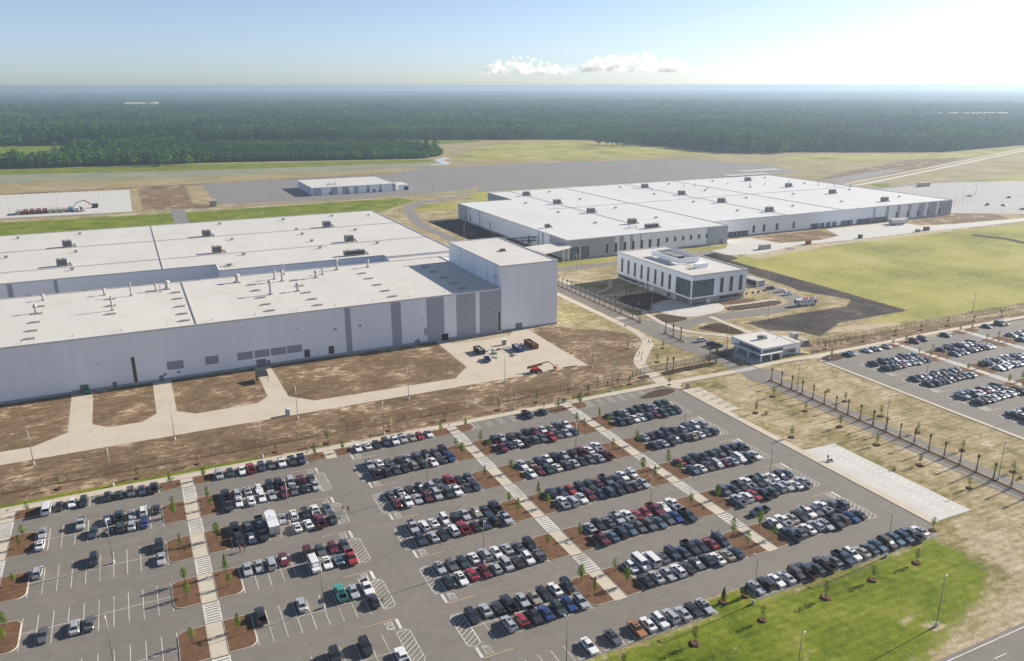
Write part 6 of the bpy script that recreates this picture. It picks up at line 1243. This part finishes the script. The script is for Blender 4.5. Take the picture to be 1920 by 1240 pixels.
# equipment along the loading apron
def plant(name, x, y, w, d_, h, mat, label, cat):
    t = empty(name, (x, y, 0), label, cat); link('housing', MB().box(-w/2,w/2,-d_/2,d_/2,.3,h).mesh(name+'_housing', mat), t); link('base', MB().box(-w/2-.1,w/2+.1,-d_/2-.1,d_/2+.1,0,.3).mesh(name+'_base', 'steel_dark'), t)
    mm_ = MB()
    for i in range(5): mm_.box(-w/2+.15,w/2-.15,-d_/2-.05,-d_/2,.6+i*(h-.9)/5,.6+i*(h-.9)/5+.12)
    link('grille', mm_.mesh(name+'_grille', 'louvre'), t)
plant('tool_container', 365.7, 182.5, 8, 3, 3, 'container_tan', 'tan site container at the edge of the loading apron', 'container'); plant('waste_skip', 404, 182.5, 3.2, 2.2, 2.4, 'cloth_red', 'maroon skip at near edge of the loading apron, left one', 'skip'); plant('waste_skip', 452.2, 182, 2.4, 2, 2.6, 'steel_dark', 'dark skip at the edge of the loading apron, middle one', 'skip'); plant('waste_skip', 521, 183, 4, 2.4, 2.6, 'cloth_red', 'maroon skip on the loading apron, right one', 'skip'); plant('pump_box', 510.5, 182, 3, 2, 2, 'container_tan', 'small tan box beside the right maroon skip', 'box')
plant('transformer', 239.4, 28.5, 2.6, 2.2, 3.2, 'unit_light', 'tall grey cabinet right of the gatehouse', 'cabinet'); plant('chiller', 238.8, 22, 3.4, 2.2, 2.2, 'unit_grey', 'dark equipment cabinet right of the gatehouse', 'cabinet'); plant('site_box', 614, 236, 6, 4, 3.2, 'unit_light', 'grey plant cabin at the right end of the warehouse', 'cabin'); plant('office_trailer', 751, 364, 14, 5, 4, 'container_tan', 'pale site office trailer on the gravel lot', 'cabin')
heap('gravel_pile', 381.7, 175.5, 14, 3, 'unit_grey', 'dark rubble pile at edge of the loading apron', 9); heap('scrap_heap', 218.5, 59, 6, 1.2, 'black_plastic', 'black tarpaulin heap on dry grass behind the gatehouse', 11)
def dirtpile(x, y, r_, h, label):
    rr1 = random.Random(int(x)); m = MB(); rings = []
    for k in range(6): t_ = k/5; rings.append([(x+r_*(1-t_)*(1+.2*math.sin(3*a+k))*math.cos(a*.449)*1.6+.01, y+r_*(1-t_)*(1+.15*math.sin(2*a))*math.sin(a*.449), h*t_**.8+rr1.uniform(0, .15)-.05) for a in range(14)])
    m.loft(rings); tag(m.build('soil_heap', 'earth_black', smooth=True), label, 'soil heap')
dirtpile(315, 171, 9, 4.2, 'tall dark soil heap at the top of the black earth strip'); dirtpile(308, 176, 6, 2.6, 'lower dark soil heap left of the tall one'); dirtpile(198.8, -30.6+53, 0.01, .01, 'x') if 0 else None
for i, (x, y) in enumerate(((216, 385), (222, 388), (228, 391), (258, 487))): heap('scrap_heap', x, y, 6, 2.5, 'unit_grey', 'dark rubble at far corner of the dark gravel, %s' % ('left', 'middle', 'right', 'lone one in the grass')[i], 30+i)
for i, (x, y) in enumerate(((207.5, -20.5), (173.5, -26.5), (177.5, -72), (204.5, -90.5))):
    t = empty('shrub', (x, y, 0), 'dark low bush on dry grass, %s' % ('right of boulevard near gate', 'right of bicycle pad', 'beside motorcycle pad', 'at right edge by boulevard')[i], 'shrub'); link('foliage', LOW[i % 3], t); t.scale = (1.8, 1.8, 1.5)

# ------------------------------------------------------------------ cloud bank low over the horizon
def icos(n):
    bm = bmesh.new(); bmesh.ops.create_icosphere(bm, subdivisions=n, radius=1); v = np.array([q_.co[:] for q_ in bm.verts]); f = [[w_.index for w_ in q_.verts] for q_ in bm.faces]; bm.free(); return v, f
IV, IF_ = icos(3)
def vn(p, seed):                                       # cheap smooth 3-D noise
    o = np.zeros(len(p)); amp = 1; fr = 1.0; rg = np.random.RandomState(seed)
    for _ in range(5):
        k = rg.uniform(-1, 1, (4, 3))*fr*3; ph = rg.uniform(0, 6.28, 4)
        o += amp*np.abs(np.sin(p@k.T+ph)).mean(1); amp *= .55; fr *= 1.9
    return o-1.2
def pxdir(x, y):
    v = fw+r2*((x-960)/1485.63)+u2*(-(y-620)/1485.63); return v.normalized()
rgc = np.random.RandomState(12)
puffs = []
for x0, x1, ytop, ybase, n in ((912, 1045, 103, 138, 90), (1040, 1100, 118, 139, 34), (1090, 1285, 99, 134, 190), (1280, 1352, 126, 134, 40)):
    for i in range(n):
        u = rgc.rand(); x = x0+(x1-x0)*u; env = math.sin(math.pi*min(max(u, .06), .94))**.5
        y = ybase-(ybase-ytop)*env*(rgc.rand()**1.2)*.9; r_ = (1.8+5.2*rgc.rand())*(1 if ybase-ytop > 25 else .5)*(1.15-.5*(ybase-y)/max(1, ybase-ytop))
        puffs.append((x, min(y, ybase-r_*.45), r_))
D0 = 40000; VV, FF, base_i = [], [], 0
for j, (x, y, r_) in enumerate(puffs):
    dv = pxdir(x, y); t_ = D0/math.hypot(dv.x, dv.y)*(1+rgc.uniform(-.02, .02)); c_ = np.array(CAM+dv*t_); R_ = r_*t_/1485.63
    n_ = vn(IV*1.4+j, j); p_ = IV*(1+.30*n_[:, None]); p_[:, 2] = np.where(p_[:, 2] < -.35, -.35+(p_[:, 2]+.35)*.25, p_[:, 2]); VV.append(c_+p_*R_); FF += [[a+base_i for a in f] for f in IF_]; base_i += len(IV)
cm0 = bpy.data.meshes.new('cloud_raw'); cm0.from_pydata(np.concatenate(VV).tolist(), [], FF)
co = bpy.data.objects.new('cloud_raw', cm0); col.objects.link(co); rm = co.modifiers.new('remesh', 'REMESH'); rm.mode = 'VOXEL'; rm.voxel_size = 34; rm.use_smooth_shade = True
cmh = bpy.data.meshes.new_from_object(co.evaluated_get(bpy.context.evaluated_depsgraph_get())); bpy.data.objects.remove(co)
nv = len(cmh.vertices); cv = np.zeros(nv*3); cmh.vertices.foreach_get('co', cv); cv = cv.reshape(-1, 3); nn_ = np.zeros(nv*3); cmh.vertices.foreach_get('normal', nn_); nn_ = nn_.reshape(-1, 3)
cv += nn_*(vn(cv/420., 3)*95+vn(cv/130., 4)*34)[:, None]; cmh.vertices.foreach_set('co', cv.ravel()); cmh.update(); cmh.materials.clear()
b = NB('cloud'); vs = b.n('ShaderNodeVolumeScatter'); vs.inputs['Color'].default_value = (.98, .985, .99, 1); vs.inputs['Density'].default_value = .0026; vs.inputs['Anisotropy'].default_value = .45; b.t.links.new(vs.outputs[0], b.out.inputs['Volume'])
cmh.materials.append(b.m); tag(link('cloud', cmh), 'low white cumulus bank over the horizon', 'cloud', kind='stuff')

# ------------------------------------------------------------------ haze
hb = MB().box(-13000, 21000, -5000, 21000, -85, 104.2).build('haze', 'concrete'); hb.data.materials.clear(); tag(hb, kind='stuff')
b = NB('haze'); pv = b.n('ShaderNodeVolumePrincipled'); pv.inputs['Color'].default_value = (*HAZE_COLOR, 1); pv.inputs['Density'].default_value = HAZE_DENSITY; pv.inputs['Anisotropy'].default_value = HAZE_ANISO
b.t.links.new(pv.outputs[0], b.out.inputs['Volume']); hb.data.materials.append(b.m)
